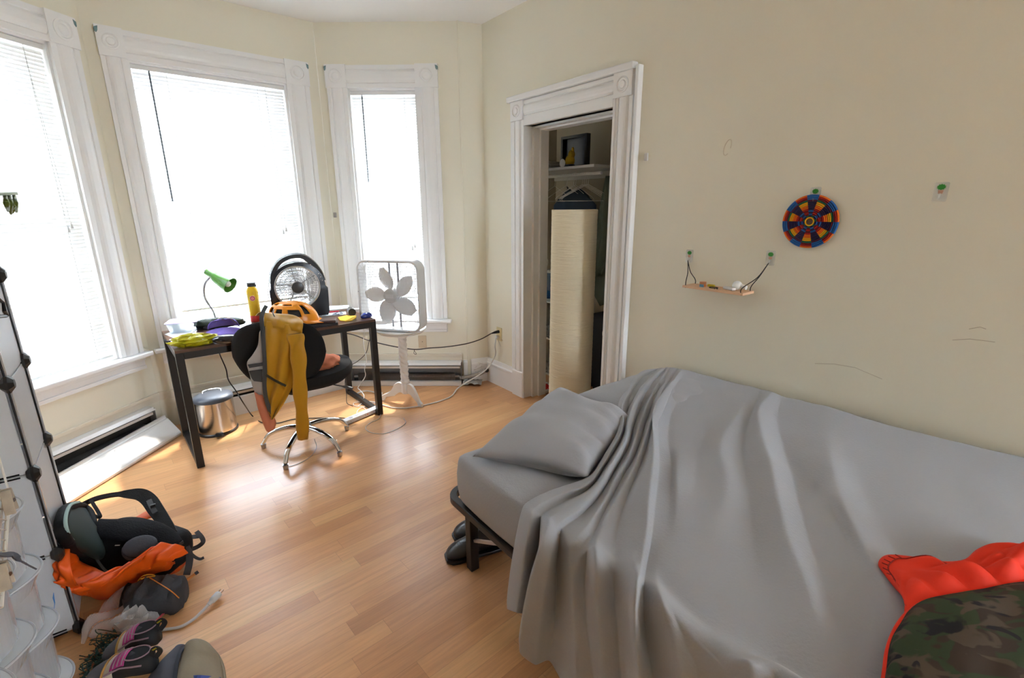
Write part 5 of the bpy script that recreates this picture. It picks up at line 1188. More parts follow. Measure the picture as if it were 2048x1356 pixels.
# ================================================================ ON THE RIGHT WALL
# plant hooks
PL = mat('clear_hook_plastic', (.8, .8, .76), rough=.15, alpha=.28)
HG = mat('leaf_print', (.03, .25, .03), rough=.4); HP = mat('pot_print', (.55, .30, .2), rough=.5)
def plant_hook(t, z, label, s=1.):
    o = thing('adhesive_hook', label, 'hook', FC @ Vector((t, 0, z)), 'clear adhesive hooks with a potted plant print', F=FC)
    m = MB(FC @ Matrix.Translation((t, -.0035, z))); m.prism([(x*s, y*s) for x, y in rrect(.042, .068, .006)], Matrix.Rotation(R(90), 4, 'X'), .0025); m.build('plate', PL, o)
    m = MB(FC @ Matrix.Translation((t, -.0062, z+.017*s)) @ Matrix.Rotation(R(90), 4, 'X')); m.prism([(r*s*math.cos(a), r*s*.8*math.sin(a)) for a, r in [(2*math.pi*k/20, .014 if k % 2 else .0105) for k in range(20)]], Matrix.Identity(4), .001); m.build('plant_print', HG, o)
    m = MB(FC @ Matrix.Translation((t, -.0062, z)) @ Matrix.Rotation(R(90), 4, 'X')); m.prism([(-.008*s, .006*s), (-.006*s, -.006*s), (.006*s, -.006*s), (.008*s, .006*s)], Matrix.Identity(4), .001); m.build('pot_print', HP, o)
    m = MB(FC); m.tube(cr([(t, -.006, z-.004*s), (t, -.008, z-.018*s), (t, -.016, z-.022*s), (t, -.018, z-.012*s)], 4), .003*s, 8); m.build('hook_arm', PL, o, smooth=True)
    return o
def CW(u, v): return CQ(u, v, 0)
hkL, hkR, hkD, hkS = CW(1380, 512), CW(1542, 516), CW(1631, 391), CW(1882, 384)
plant_hook(hkL.x, hkL.z, 'clear plant print hook holding the left cord of the little wall shelf')
plant_hook(hkR.x, hkR.z, 'clear plant print hook holding the right cord of the little wall shelf')
plant_hook(hkD.x, hkD.z, 'clear plant print hook behind the top of the colourful woven disc')
plant_hook(hkS.x, hkS.z, 'lone clear plant print hook with nothing on it, far right on the wall')
# woven disc
rD = .112; cD = CW(1622, 443)
o = thing('woven_disc', 'round woven mat with blue, orange, yellow and red spokes hanging on the right wall', 'wall mat', FC @ Vector((cD.x, -.012, cD.z)), F=FC)
cols = {'bl': (.018, .12, .40), 'nv': (.022, .012, .06), 'pu': (.09, .01, .04), 'rd': (.48, .018, .012), 'or': (.85, .16, .01), 'ye': (.85, .43, .012), 'gr': (.01, .14, .07), 'mr': (.16, .008, .012)}
cols['bn'] = (.16, .11, .08); keys = list(cols); cmats = [mat('yarn_'+k, cols[k], rough=.9, bump=.6, bscale=300) for k in keys]
A_ = ['nv', 'bl', 'nv', 'bl', 'nv', 'nv', 'nv', 'nv', 'nv', 'pu', 'bl', 'bl', 'bl']; B2 = ['gr', 'mr', 'rd', 'mr', 'rd', 'or', 'or', 'ye', 'ye', 'gr', 'mr', 'rd', 'or']
m = MB(FC @ Matrix.Translation((cD.x, -.012, cD.z)) @ Matrix.Rotation(R(90), 4, 'X')); r0 = .019; nr = 13; dr = (rD-r0)/nr; NS = 112
for i in range(nr):
    for s in range(14):
        m.cur = keys.index((A_ if s % 2 == 0 else B2)[i]); seg = []
        for k in range(9):
            a = 2*math.pi*(s+k/8-.5)/14+R(90)-.0; row = []
            for j in range(6):
                b_ = math.pi*j/5; r = r0+dr*(i+.5-.5*math.cos(b_)); row.append((r*math.cos(a), r*math.sin(a), .0055*math.sin(b_)))
            seg.append(row)
        m.grid(seg)
m.cur = keys.index('bn'); m.add([(rD*math.cos(2*math.pi*k/56), rD*math.sin(2*math.pi*k/56), -.001) for k in range(56)], [tuple(range(56))])
m.build('coils', cmats, o, smooth=True, auto=80)
m = MB(FC @ Matrix.Translation((cD.x, -.015, cD.z)) @ Matrix.Rotation(R(90), 4, 'X')); m.tube([(.0165*math.cos(a), .0165*math.sin(a), 0) for a in [2*math.pi*k/28 for k in range(28)]], .003, 8, True); m.build('centre_ring', mat('yarn_ye', cols['ye']), o, smooth=True)
# little swing shelf
yf = -.115; A1, B1_, C1 = CQ(1364.5, 573, yf), CQ(1486, 583.5, yf), CQ(1513, 573, -.012)
o = thing('swing_shelf', 'small pale wood shelf hung from two hooks by black cords on the right wall', 'shelf', FC @ Vector(((A1.x+B1_.x)/2, -.06, A1.z-.01)), F=FC)
zt = (A1.z+B1_.z)/2; x0, x1 = A1.x, B1_.x
PINE = mat('pale_pine', (.72, .46, .28), rough=.55, noise_amt=.1, nscale=6, stretch=(3, 30, 30))
m = MB(FC); m.box(x0, x1, yf, -.01, zt-.012, zt); m.build('board', PINE, o, bevel=.001)
CB = mat('black_cord', (.01, .01, .012), rough=.7)
for hk, xs in ((hkL, x0+.012), (hkR, x1-.012)):
    h_ = Vector((hk.x, -.016, hk.z-.022))
    for yy in (yf+.01, -.02):
        m = MB(FC); m.tube(cr([h_, h_.lerp(Vector((xs, yy, zt)), .45)+Vector((.006 if yy < -.05 else -.004, 0, -.004)), Vector((xs+(0 if yy < -.05 else .0), yy, zt+.02)), Vector((xs, yy, zt-.014))], 6), .0022, 6); m.build('cord', CB, o, smooth=True)
def on(u, dy): c = CQ(u, 575, dy); return Vector((c.x, dy, zt))
c = on(1405, -.075); o = thing('lip_balm_jar', 'small copper-orange round jar on the wall shelf', 'jar', FC @ c, F=FC)
m = MB(FC); m.lathe([(.0001, .0), (.016, 0), (.016, .013), (.0001, .013)], c, 22); m.build('pot', mat('orange_tub', (.55, .14, .02), rough=.4), o, smooth=True, auto=40)
m = MB(FC); m.lathe([(.0001, .013), (.0165, .013), (.0165, .024), (.0001, .024)], c, 22); m.build('lid', mat('copper_lid', (.45, .16, .06), rough=.35), o, smooth=True, auto=40)
m = MB(FC); m.box(c.x-.004, c.x+.016, -.098, -.092, zt, zt+.013); tag(m.build('matchbox', mat('box_blue', (.1, .25, .38), rough=.5)), 'tiny pale blue box in front of the orange jar on the wall shelf', 'box')
c = on(1418, -.05); m = MB(FC); m.box(c.x-.005, c.x+.03, -.06, -.045, zt, zt+.012); tag(m.build('sachet', mat('sachet_yellow', (.6, .5, .03), rough=.4), bevel=.002), 'small yellow sachet beside the jar on the wall shelf', 'sachet')
c = on(1427, -.085); m = MB(FC); m.tube([c+Vector((.021*math.cos(a), .018*math.sin(a), .003)) for a in [2*math.pi*k/26 for k in range(26)]], .002, 6, True); tag(m.build('hair_tie', CB, smooth=True), 'thin black hair tie lying on the wall shelf', 'hair tie')
for k, q in enumerate((-.004, .008)):
    c = on(1431, -.108); m = MB(FC); m.ellip(c+Vector((q, .002*k, .0025)), (.0028, .0028, .0025), 10, 6); tag(m.build('bead', CB, smooth=True), 'tiny dark bead on the front edge of the wall shelf', 'bead', 'beads on the wall shelf')
c = on(1460, -.075); m = MB(FC @ Matrix.Translation(c+Vector((0, 0, .008))) @ Matrix.Rotation(R(-22), 4, 'Z')); m.box(-.038, .03, -.012, .012, -.0075, .006); tag(m.build('white_charger', WPL, bevel=.005), 'slim white plastic charger lying on the wall shelf', 'charger')
c = on(1474, -.045); o = thing('light_bulb', 'round white light bulb lying at the right end of the wall shelf', 'bulb', FC @ c, F=FC)
m = MB(FC); m.ellip(c+Vector((0, 0, .022)), (.023, .022, .022), 20, 12); m.build('globe', mat('white_bulb', (.85, .85, .82)), o, smooth=True)
m = MB(FC); m.cyl(c+Vector((.018, 0, .02)), c+Vector((.046, 0, .016)), .012, .010, 14); m.build('screw_base', mat('dull_white', (.6,.58,.55)), o, smooth=True)
# little clips, wall marks
c = CW(1294, 314); m = MB(FC); m.box(c.x-.011, c.x+.011, -.012, 0, c.z-.02, c.z+.02); tag(m.build('adhesive_clip', mat('clip_grey', (.6, .6, .58), rough=.4), bevel=.003), 'tiny pale clip stuck on the wall right of the closet door casing', 'clip')
c = FR.inverted() @ Q(670, 430, cB2, AR); m = MB(FR); m.box(c.x-.011, c.x+.013, -.01, 0, c.z-.02, c.z+.02); tag(m.build('adhesive_clip', mat('clip_dark', (.33, .31, .29), rough=.4), bevel=.003), 'tiny grey clip stuck on the wall between the middle and right bay windows', 'clip')
c = CW(1455, 295); m = MB(FC @ Matrix.Translation((c.x, -.0005, c.z)) @ Matrix.Rotation(R(16), 4, 'Y')); m.tube([(.016*math.cos(a), 0, .036*math.sin(a)) for a in [2*math.pi*k/24 for k in range(22)]], .0018, 5); struct(m.build('trim_mark', mat('paint_flake', (.66, .58, .45), rough=.6), smooth=True))
for pts in ([(1630, 727), (1668, 728), (1710, 735), (1764, 758)], [(1938, 658), (1960, 654), (1972, 658)], [(1905, 680), (1940, 678), (1990, 684)]):
    m = MB(FC); m.tube([CW(*p)+Vector((0, -.0002, 0)) for p in pts], .0011, 4); struct(m.build('trim_crack', mat('crack_shadow', (.5, .43, .33), rough=.8)))
# outlets
IV = mat('ivory_plastic', (.70, .60, .34), rough=.4); IVT = mat('tan_cover', (.62, .50, .34), rough=.45)
c = CW(999, 668); o = thing('wall_outlet', 'ivory electric outlet with two plugs, on the wall left of the closet door', 'outlet', FC @ Vector((c.x, 0, c.z)), F=FC)
m = MB(FC); m.box(c.x-.036, c.x+.036, -.006, 0, c.z-.058, c.z+.058); m.build('cover_plate', IV, o, bevel=.003)
m = MB(FC); m.box(c.x-.017, c.x+.017, -.008, -.006, c.z+.008, c.z+.036); m.build('receptacle', IV, o); m = MB(FC); m.box(c.x-.017, c.x+.017, -.008, -.006, c.z-.036, c.z-.008); m.build('receptacle', IV, o)
outlet = c
c = FR.inverted() @ Q(845, 683, cB2, AR); o = thing('blank_wall_plate', 'tan blank wall plate with one centre screw under the right bay window', 'wall plate', FR @ Vector((c.x, 0, c.z)), F=FR)
m = MB(FR); m.box(c.x-.035, c.x+.035, -.006, 0, c.z-.055, c.z+.055); m.build('cover_plate', IVT, o, bevel=.003)
m = MB(FR @ Matrix.Translation((c.x, -.006, c.z)) @ Matrix.Rotation(R(90), 4, 'X')); m.lathe([(.004, 0), (.0035, .002), (.0001, .002)], (0, 0, 0), 10); m.build('screw', mat('dark_screw', (.15, .12, .08), rough=.4), o)
# ================================================================ CORDS
WC = mat('white_cable', (.68, .67, .64), rough=.45); BC = mat('dark_brown_cable', (.035, .025, .02), rough=.5)
GC = mat('grey_cable', (.35, .33, .31), rough=.5)
def cable(name, label, pts, r, material, cat='cable', n=8):
    m = MB(); m.tube(cr(pts, 8), r, n); return tag(m.build(name, material, smooth=True), label, cat)
po = FC @ Vector((outlet.x, -.045, outlet.z+.022))
o = thing('power_plug', 'black plug in the upper socket of the ivory outlet', 'plug', po)
m = MB(); q = FC @ Vector((outlet.x, -.008, outlet.z+.022)); m.cyl(q, po+Vector((-.0, 0, 0)), .014, .011, 14); m.cyl(po, po+Vector((-.03, -.01, -.006)), .011, .005, 12); m.build('plug_body', BLK, o, smooth=True, auto=50)
o = thing('power_plug', 'white plug in the lower socket of the ivory outlet', 'plug', FC @ Vector((outlet.x, -.03, outlet.z-.022)))
m = MB(); m.box(-.014, .014, -.034, -.009, -.012, .012, FC @ Matrix.Translation((outlet.x, 0, outlet.z-.022))); m.build('plug_body', WPL, o, bevel=.004)
s_ = po+Vector((-.03, -.01, -.006))
cable('long_cable', 'long dark cord sagging from the ivory outlet across the bay wall to behind the desk', [s_, V(960, 679, 3.95), V(930, 688, 3.93), V(890, 694, 3.93), V(860, 696, 3.93), V(832, 699, 3.93), V(800, 695, 3.93), V(765, 688, 3.92), V(735, 680, 3.9), V(705, 669, 3.88), V(672, 663, 3.86), V(655, 652, 3.84)], .0045, BC)
m = MB(); m.tube(cr([V(829, 698, 3.925), V(828, 707, 3.925), V(833, 708, 3.92), V(829, 702, 3.92), V(828, 698, 3.92)], 5), .002, 5); tag(m.build('cable_tie', BC), 'little twist tie hanging from the sagging dark cord', 'cable tie')
q = FC @ Vector((outlet.x, -.036, outlet.z-.03))
cable('extension_cord', 'thick white cord running from the outlet down over the floor to the power strip', [q, q+Vector((-.01, -.02, -.06)), V(990, 712, 3.98), V(973, 738, 3.93), V(952, 754, 3.86), V(932, 765, 3.82), P(914, 778, .015), P(903, 792, .006), P(880, 802, .006), P(850, 810, .006), P(820, 815, .006), P(790, 816, .006), P(765, 810, .006), P(745, 804, .006), P(722, 803, .006), P(712, 795, .006), P(716, 786, .02), P(732, 782, .02), P(750, 785, .01), P(757, 792, .008)], .0055, WC)
cable('thin_cable', 'thin pale cord dropping from the outlet to the baseboard', [q+Vector((.012, 0, 0)), V(1004, 700, 3.96), V(1008, 725, 3.93), V(1014, 745, 3.90), V(1018, 765, 3.86), V(1030, 782, 3.8)], .0022, mat('pale_wire', (.6,.57,.5)))
cable('wire_stub', 'short bare pinkish wire bent out of the ivory outlet', [FC @ Vector((outlet.x+.03, -.01, outlet.z-.04)), V(1008, 681, 3.93), V(1014, 680, 3.92), V(1019, 673, 3.92)], .002, mat('pink_wire', (.55, .38, .3), rough=.5))
cable('white_cable', 'white cable dropping with a knot from the right end of the desk to the floor', [V(728, 645, 3.78), V(728, 664, 3.78), V(727, 686, 3.77), V(730, 705, 3.76), V(733, 722, 3.75), V(729, 738, 3.74), V(731, 752, 3.74), V(721, 768, 3.74), V(716, 776, 3.72), V(722, 782, 3.7), V(728, 792, 3.62), P(724, 806, .006), P(716, 812, .006)], .0032, WC)
cable('tangled_cable', 'small tangle of thin white cable on the floor beside the desk leg', [P(762, 806, .005), P(748, 807, .004), P(728, 803, .01), P(708, 806, .004), P(710, 812, .004), P(724, 814, .008), P(732, 820, .004), P(724, 824, .01), P(714, 828, .004), P(718, 818, .012), P(736, 812, .004), P(752, 818, .004), P(758, 826, .004)], .003, WC)
cable('brown_cable', 'thin dark cable slanting down from the desk behind its right legs', [V(743, 664, 3.85), V(738, 684, 3.84), V(732, 706, 3.84), V(716, 722, 3.85), V(704, 730, 3.86), V(694, 745, 3.82), V(690, 765, 3.75), V(693, 788, 3.66), P(694, 806, .004), P(706, 812, .004)], .0026, BC)
cable('long_cable', 'dark cord hanging from the left of the desk beside the pedal bin', [V(433, 690, 3.0), V(441, 712, 3.0), V(452, 738, 3.0), V(457, 760, 2.98), V(472, 782, 2.96), V(488, 808, 2.95), P(505, 832, .006), P(524, 845, .006), P(556, 846, .006), P(590, 838, .006), P(640, 836, .006), P(686, 836, .006), P(695, 840, .01)], .0038, BC)
cable('thin_cable', 'thin white cable curling on the open floor to the right of the power strip', [P(762, 826, .004), P(757, 838, .003), P(740, 846, .003), P(731, 856, .003), P(742, 865, .003), P(768, 867, .003), P(794, 858, .003), P(811, 846, .003), P(807, 836, .008)], .0021, WC)
cable('grey_wire', 'thin grey wire trailing on the floor under the office chair base', [P(629, 878, .05), P(633, 895, .003), P(622, 912, .003), P(600, 926, .003), P(574, 934, .003)], .0018, GC)
# power strip
A, B = P(694, 848, 0), P(760, 820, 0); d = (B-A); L_ = d.length; az = math.degrees(math.atan2(d.x, d.y)); FPs = frame((A.x, A.y), az)
o = thing('power_strip', 'long white power strip lying on the floor beside the right desk leg', 'power strip', A, F=FPs)
m = MB(FPs); m.box(-.02, L_, -.022, .03, .002, .036); m.build('body', mat('strip_grey_white', (.62, .63, .66), rough=.35), o, bevel=.006)
for k in range(5):
    m = MB(FPs); x = .04+k*(L_-.09)/4; m.box(x-.013, x+.013, -.008, .016, .0362, .0375); m.build('socket', mat('socket_grey', (.4, .4, .42)), o)
for x in (.02, L_*.5, L_-.05):
    m = MB(FPs @ Matrix.Translation((x, -.022, .018)) @ Matrix.Rotation(R(90), 4, 'X')); m.lathe([(.003, 0), (.0001, .001)], (0, 0, 0), 8); m.build('screw', mat('dark_screw', (.15,.12,.08)), o)
m = MB(FPs); m.box(L_*.5+.012, L_*.5+.022, -.0232, -.0215, .018, .024); m.build('indicator', mat('indicator_red', (.7, .12, .03)), o)
c = P(757, 797, 0); m = MB(); m.box(c.x-.02, c.x+.03, c.y-.015, c.y+.03, .001, .045); tag(m.build('power_adapter', WPL, bevel=.006), 'white adapter block standing on the floor behind the right desk leg', 'adapter')
c = P(671, 881, .002); m = MB(); m.tube([c+Vector((.009*math.cos(a), .007*math.sin(a), .0)) for a in [2*math.pi*k/16 for k in range(16)]], .0014, 5, True); tag(m.build('metal_ring', STE, smooth=True), 'tiny metal ring on the floor right of the chair base', 'ring')

# grey cable end with plug in the foreground
pl = P(430, 1197, .02); c0 = P(300, 1263, .006)
o = thing('plug_cable', 'thick grey cable end with a three pin plug in the foreground', 'cable', P(370, 1240))
PG = mat('plug_grey', (.50, .49, .48), rough=.4)
cp = [c0, P(330, 1259, .007), P(360, 1254, .007), P(385, 1240, .008), P(405, 1222, .012), P(418, 1208, .018)]
m = MB(); m.tube(cr(cp, 8), .0055, 12); m.build('cord', PG, o, smooth=True)
a, b = P(416, 1210, .018), P(438, 1187, .020); d = (b-a).normalized()
m = MB(); m.tube([a, a+d*.018, a+d*.02, a+d*.03, b-d*.004, b], [.007, .010, .013, .0145, .015, .013], 14, rz=.85); m.build('plug_head', PG, o, smooth=True, auto=50)
s_ = Vector((-d.y, d.x, 0)).normalized()
for off, r_ in ((s_*.007, .0016), (s_*-.007, .0016)):
    m = MB(); m.beam(b+off+Vector((0, 0, .003)), b+off+d*.018+Vector((0, 0, .003)), .0015, .006); m.build('prong', STE, o)
m = MB(); m.cyl(b+Vector((0, 0, -.006)), b+d*.019+Vector((0, 0, -.006)), .0024, n=8); m.build('prong', mat('brass', (.45, .28, .12), rough=.3, metal=1.), o, smooth=True)

# ================================================================ STORAGE UNIT
FU = frame((-1.594, 1.434), AC); MD = .314
TPL = mat('translucent_white_panel', (.74, .76, .79), rough=.35, transl=.25, spec=.4)
ROD = mat('storage_rod', (.6, .6, .62), rough=.25, metal=.7)
o = thing('cube_wardrobe', 'white panel cube storage unit with black corner connectors and steel rods, at the left edge', 'storage unit', (-1.594, 1.434, 0), F=FU)
for i in range(4):
    z0, z1 = i*MD+.03, (i+1)*MD+.03-.006
    m = MB(FU); m.box(-MD+.01, -.008, -.004, .0, z0, z1); m.build('front_panel', TPL, o, bevel=.003)
    m = MB(FU); m.box(-.004, .0, -.40, -.008, z0, z1); m.build('side_panel', TPL, o, bevel=.003)
    m = MB(FU); m.box(-MD, -MD+.004, -.40, -.008, z0, z1); m.build('side_panel', TPL, o, bevel=.003)
for i in range(5):
    m = MB(FU); m.box(-MD+.005, -.005, -.40, -.005, i*MD+.022, i*MD+.026); m.build('shelf_panel', TPL, o)
for x in (0, -MD):
    for y in (0, -.405):
        for i in range(4):
            m = MB(FU)
            for dx in (-.007, .007): m.cyl((x+dx, y+.002, i*MD+.045), (x+dx, y+.002, (i+1)*MD+.01), .0028, n=8)
            r_ = m.build('rod', mat('black_steel', (.03, .03, .032), rough=.25, metal=.6), o, smooth=True, auto=40); MB(FU).box(x-.0042, x+.0042, y, y+.0085, i*MD+.045, (i+1)*MD+.01).build('rod_channel', ROD, r_)
        for i in range(5):
            m = MB(FU @ Matrix.Translation((x, y+.004, i*MD+.028))); T = Matrix.Rotation(R(90), 4, 'X')
            m.lathe([(.0001, -.016), (.014, -.016), (.030, -.004), (.030, .004), (.014, .018), (.0001, .018)], (0, 0, 0), 8, T @ Matrix.Rotation(R(22.5), 4, 'Z')); m.build('connector', BLK, o, smooth=True, auto=25)
for i in range(5):
    m = MB(FU)
    for dz in (-.006, .006): m.cyl((.0, -.03, i*MD+.028+dz), (.0, -.38, i*MD+.028+dz), .0028, n=8)
    m.build('rod', mat('black_steel', (.03,.03,.032)), o, smooth=True)
# drawer towers
CLR = mat('clear_drawer_plastic', (.72, .75, .80), rough=.2, alpha=.42, spec=.6)
LIP = mat('milky_drawer_rim', (.78, .82, .87), rough=.3, transl=.15)
FRST = mat('frosted_drawer_front', (.66, .68, .73), rough=.3, alpha=.5)
def bow(x0, x1, b, n=16): return [(x0+(x1-x0)*k/n, b*(1-(2*k/n-1)**2)-YB) for k in range(n+1)]
YB = .05
def drawer_tower(x0, x1, zs_, label, tape=None, bb=.055):
    o = thing('drawer_tower', label, 'drawers', FU @ Vector(((x0+x1)/2, -.15, 0)), 'clear plastic drawer towers', F=FU)
    m = MB(FU); m.box(x0, x0+.006, -.34, -.012-YB, 0, zs_[-1]+.03); m.build('side', FRST, o, bevel=.002)
    m = MB(FU); m.box(x1-.006, x1, -.34, -.012-YB, 0, zs_[-1]+.03); m.build('side', FRST, o, bevel=.002)
    m = MB(FU); m.box(x0, x1, -.34, -.012-YB, zs_[-1]+.03, zs_[-1]+.036); m.build('top', FRST, o, bevel=.002)
    lo = .012
    for i, zt_ in enumerate(zs_):
        z0 = lo; lo = zt_+.012
        f = bow(x0+.008, x1-.008, bb); f2 = bow(x0+.008, x1-.008, bb*.72)
        d = MB(FU); d.rings([[(x, y-.012, z0)for x, y in f2], [(x, y-.006, zt_-.05) for x, y in f2], [(x, y, zt_-.004) for x, y in f]], closed=False, cap=False)
        d.grid([[(x0+.008, -.012-YB, z0), (x0+.008, -.31, z0), (x1-.008, -.31, z0), (x1-.008, -.012-YB, z0)], [(x0+.008, -.012-YB, zt_), (x0+.008, -.31, zt_), (x1-.008, -.31, zt_), (x1-.008, -.012-YB, zt_)]])
        dr = d.build('drawer', CLR, o, solid=.002)
        m = MB(FU); pts = f
        vs = [(x, y, zt_-.004) for x, y in pts]+[(x, -.02-YB, zt_-.004) for x, y in pts]; n = len(pts); top = [(x, y+.003*(1), zt_+.003) for x, y in pts]+[(x, -.02-YB, zt_+.003) for x, y in pts]
        fs = []
        for k in range(n-1): fs += [(k, k+1, n+k+1, n+k), (2*n+k, 3*n+k, 3*n+k+1, 2*n+k+1), (k, 2*n+k, 2*n+k+1, k+1), (n+k, n+k+1, 3*n+k+1, 3*n+k)]
        m.add(vs+top, fs); m.build('drawer_lip', LIP, dr, smooth=True, auto=40)
        m = MB(FU); m.tube([(x, y+.004, zt_+.002) for x, y in pts], .0035, 6); m.build('rim', mat('rim_grey', (.52, .55, .6), rough=.3), dr, smooth=True)
    if tape:
        x, z = tape; m = MB(FU); m.add([(x, .004, z), (x+.035, .006, z+.004), (x+.03, .005, z-.02), (x+.045, .004, z-.028), (x+.008, .002, z-.032)], [(0, 1, 2, 3, 4)]); m.build('blue_tape', mat('blue_tape', (.02, .22, .62), rough=.6), o, solid=.001)
    return o
drawer_tower(.135, .365, (.05, .255, .455, .665), 'frosted clear plastic drawer tower closest to the cube unit, blue tape on one drawer', (.19, .315))
drawer_tower(.375, .60, (.20, .395, .60), 'second frosted clear drawer tower from the cube unit, next to the taped one')
drawer_tower(.61, .84, (.24, .44, .65), 'third frosted clear drawer tower, cut by the left edge of the picture')
# wire rack with clothes pegs over the drawers
yR = .10; aR = (-1.594, 1.434)
def QU(u, v, y): return Q(u, v, aR, AC, y)
RW = mat('rack_wire', (.55, .5, .48), rough=.3, metal=.6)
o = thing('wire_rack', 'grey wire rack panel in front of the drawers at the left edge', 'rack', QU(5, 1180, yR)*1.0)
m = MB(); tl, tr, br, bl = QU(-60, 960, yR), QU(18, 985, yR), QU(2, 1215, yR), QU(-90, 1240, yR)
for k in range(7):
    m.cyl(tl.lerp(tr, k/6), bl.lerp(br, k/6), .0016, n=6)
for k in range(12): m.cyl(tl.lerp(bl, k/11), tr.lerp(br, k/11), .0013, n=6)
m.build('wire_grid', RW, o, smooth=True)
m = MB(); m.cyl(QU(-12, 880, yR), tr, .002, n=6); m.cyl(tr, br, .0035, n=8); m.build('edge_wire', mat('pale_rod', (.72, .70, .66), rough=.3), o, smooth=True)
for (u, v), l in zip(((17, 1000), (8, 1148)), ('upper pale wooden peg clipped on the wire rack', 'lower pale wooden peg clipped on the wire rack')):
    c = QU(u, v, yR+.012); o = thing('clothes_peg', l, 'peg', c, 'wooden pegs on the wire rack')
    for s in (-1, 1):
        m = MB(Matrix.Translation(c) @ Matrix.Rotation(R(35), 4, 'Z') @ Matrix.Rotation(R(8*s), 4, 'X')); m.box(-.008, .008, .002*s-.0025+.005*s, .002*s+.0025+.005*s, -.028, .022); m.build('jaw', mat('weathered_wood', (.42, .36, .28), rough=.8, noise_amt=.3, nscale=60), o, bevel=.001)
    m = MB(); m.cyl(c+Vector((-.011, 0, 0)), c+Vector((.011, 0, 0)), .004, n=10); m.build('spring', STE, o, smooth=True)
m = MB(); m.ribbon(cr([QU(-30, 1106, yR+.005), QU(5, 1110, yR+.005), QU(26, 1109, yR+.012), QU(38, 1119, yR+.02), QU(52, 1128, yR+.015), QU(68, 1136, yR+.01)], 6), .012, .003, (.6, .3, .75))
tag(m.build('webbing_strap', mat('slate_webbing', (.09, .09, .11), rough=.8)), 'short dark grey webbing strap sticking out across the drawers', 'strap')
# green claw clip hooked high at the left edge
gc = mat('olive_plastic', (.10, .13, .01), rough=.4, noise_amt=.5, nscale=60)
o = thing('claw_clip', 'olive green claw clip sticking into view in front of the left window', 'clip', QU(14, 428, .0))
m = MB(); m.beam(QU(-60, 390, 0), QU(30, 387, 0), .02, .012); m.build('bar', gc, o, bevel=.003)
for u0, u1, v1 in ((9, 16, 422), (17, 22, 428), (27, 33, 424)):
    m = MB(); m.tube(cr([QU(u0+1, 391, 0), QU((u0+u1)/2, 405, .01), QU(u1, v1, 0)], 5), [.006, .008, .007, .008, .009, .010, .010, .009, .007, .006, .004], 8); m.build('claw', gc, o, smooth=True)
mb = blob(QU(22, 410, 0), (.014, .012, .03), 20, 14, .4, 3, 44); mb.build('hinge_tangle', gc, o)
c = QU(4, 620, 0); o = thing('buckle_clip', 'black plastic clip at the left edge before the left window', 'clip', c)
m = MB(); m.tube([QU(-10, 592, 0), QU(3, 605, 0), QU(5, 622, 0), QU(12, 632, 0)], [.006, .008, .010, .008], 8, rz=.6); m.cyl(QU(-20, 634, 0), QU(12, 632, 0), .006, n=8); m.build('clip_body', BLK, o, smooth=True, auto=50)
# the side of the wardrobe that holds the clips: upper module posts run on out of the frame

# ================================================================ BACKPACK AND FOREGROUND PILE
NY = mat('black_ripstop', (.007, .007, .008), rough=.75, spec=.25, bump=.3, bscale=50); OR2 = mat('orange_raincover', (.80, .10, .004), rough=.5, bump=.15, bscale=30)
TEAL = mat('teal_lining', (.012, .028, .026), rough=.7); PIP = mat('pale_teal_piping', (.35, .48, .46), rough=.7); STR = mat('dark_grey_webbing', (.045, .045, .05), rough=.75)
o = thing('backpack', 'open black hiking backpack in an orange rain cover lying on the floor at left', 'backpack', P(260, 1140))
def PB(u, v, z, gap=.03):        # keep clear of the storage unit's face
    p = P(u, v, z); q = FU.inverted() @ p
    return p if q.y > gap or q.x > .03 else Q(u, v, (FU @ Vector((0, gap, 0))).to_2d(), AC)
# body: loft from mouth (left) to base (right)
def ring3(c, ax, up, ra, rb, n=26, seed=0, amp=.0, p=2.2):
    out = []
    for k in range(n):
        a = 2*math.pi*k/n; cc_, ss = math.cos(a), math.sin(a); q = (abs(cc_)**p+abs(ss)**p)**(-1/p)
        out.append(c+ax*(ra*q*cc_)+up*(rb*q*ss)*(1+amp*noise.noise(Vector((a*1.5, seed, 0)))))
    return out
a0, a1 = P(175, 1085, .13), P(372, 1105, .10)
dx = (a1-a0).normalized(); upv = Vector((0, 0, 1)); sd = dx.cross(upv).normalized(); upv = sd.cross(dx)
m = MB(); rs = []; Lb = (a1-a0).length
for i in range(15):
    t = i/14; ra = .105*(1-.15*abs(t-.4))+(.0); rb = .080+.03*math.sin(math.pi*min(1, t*1.1))
    if t > .9: ra *= 1-((t-.9)/.1)**2*.6; rb *= 1-((t-.9)/.1)**2*.5
    rs.append(ring3(a0+dx*(Lb*t)+Vector((0, 0, -.018*(t < .2))), sd, upv, ra, rb, 28, i*.55, .24, 2.5))
m.rings(rs); m.build('main_bag', NY, o, smooth=True, auto=False, sub=1)
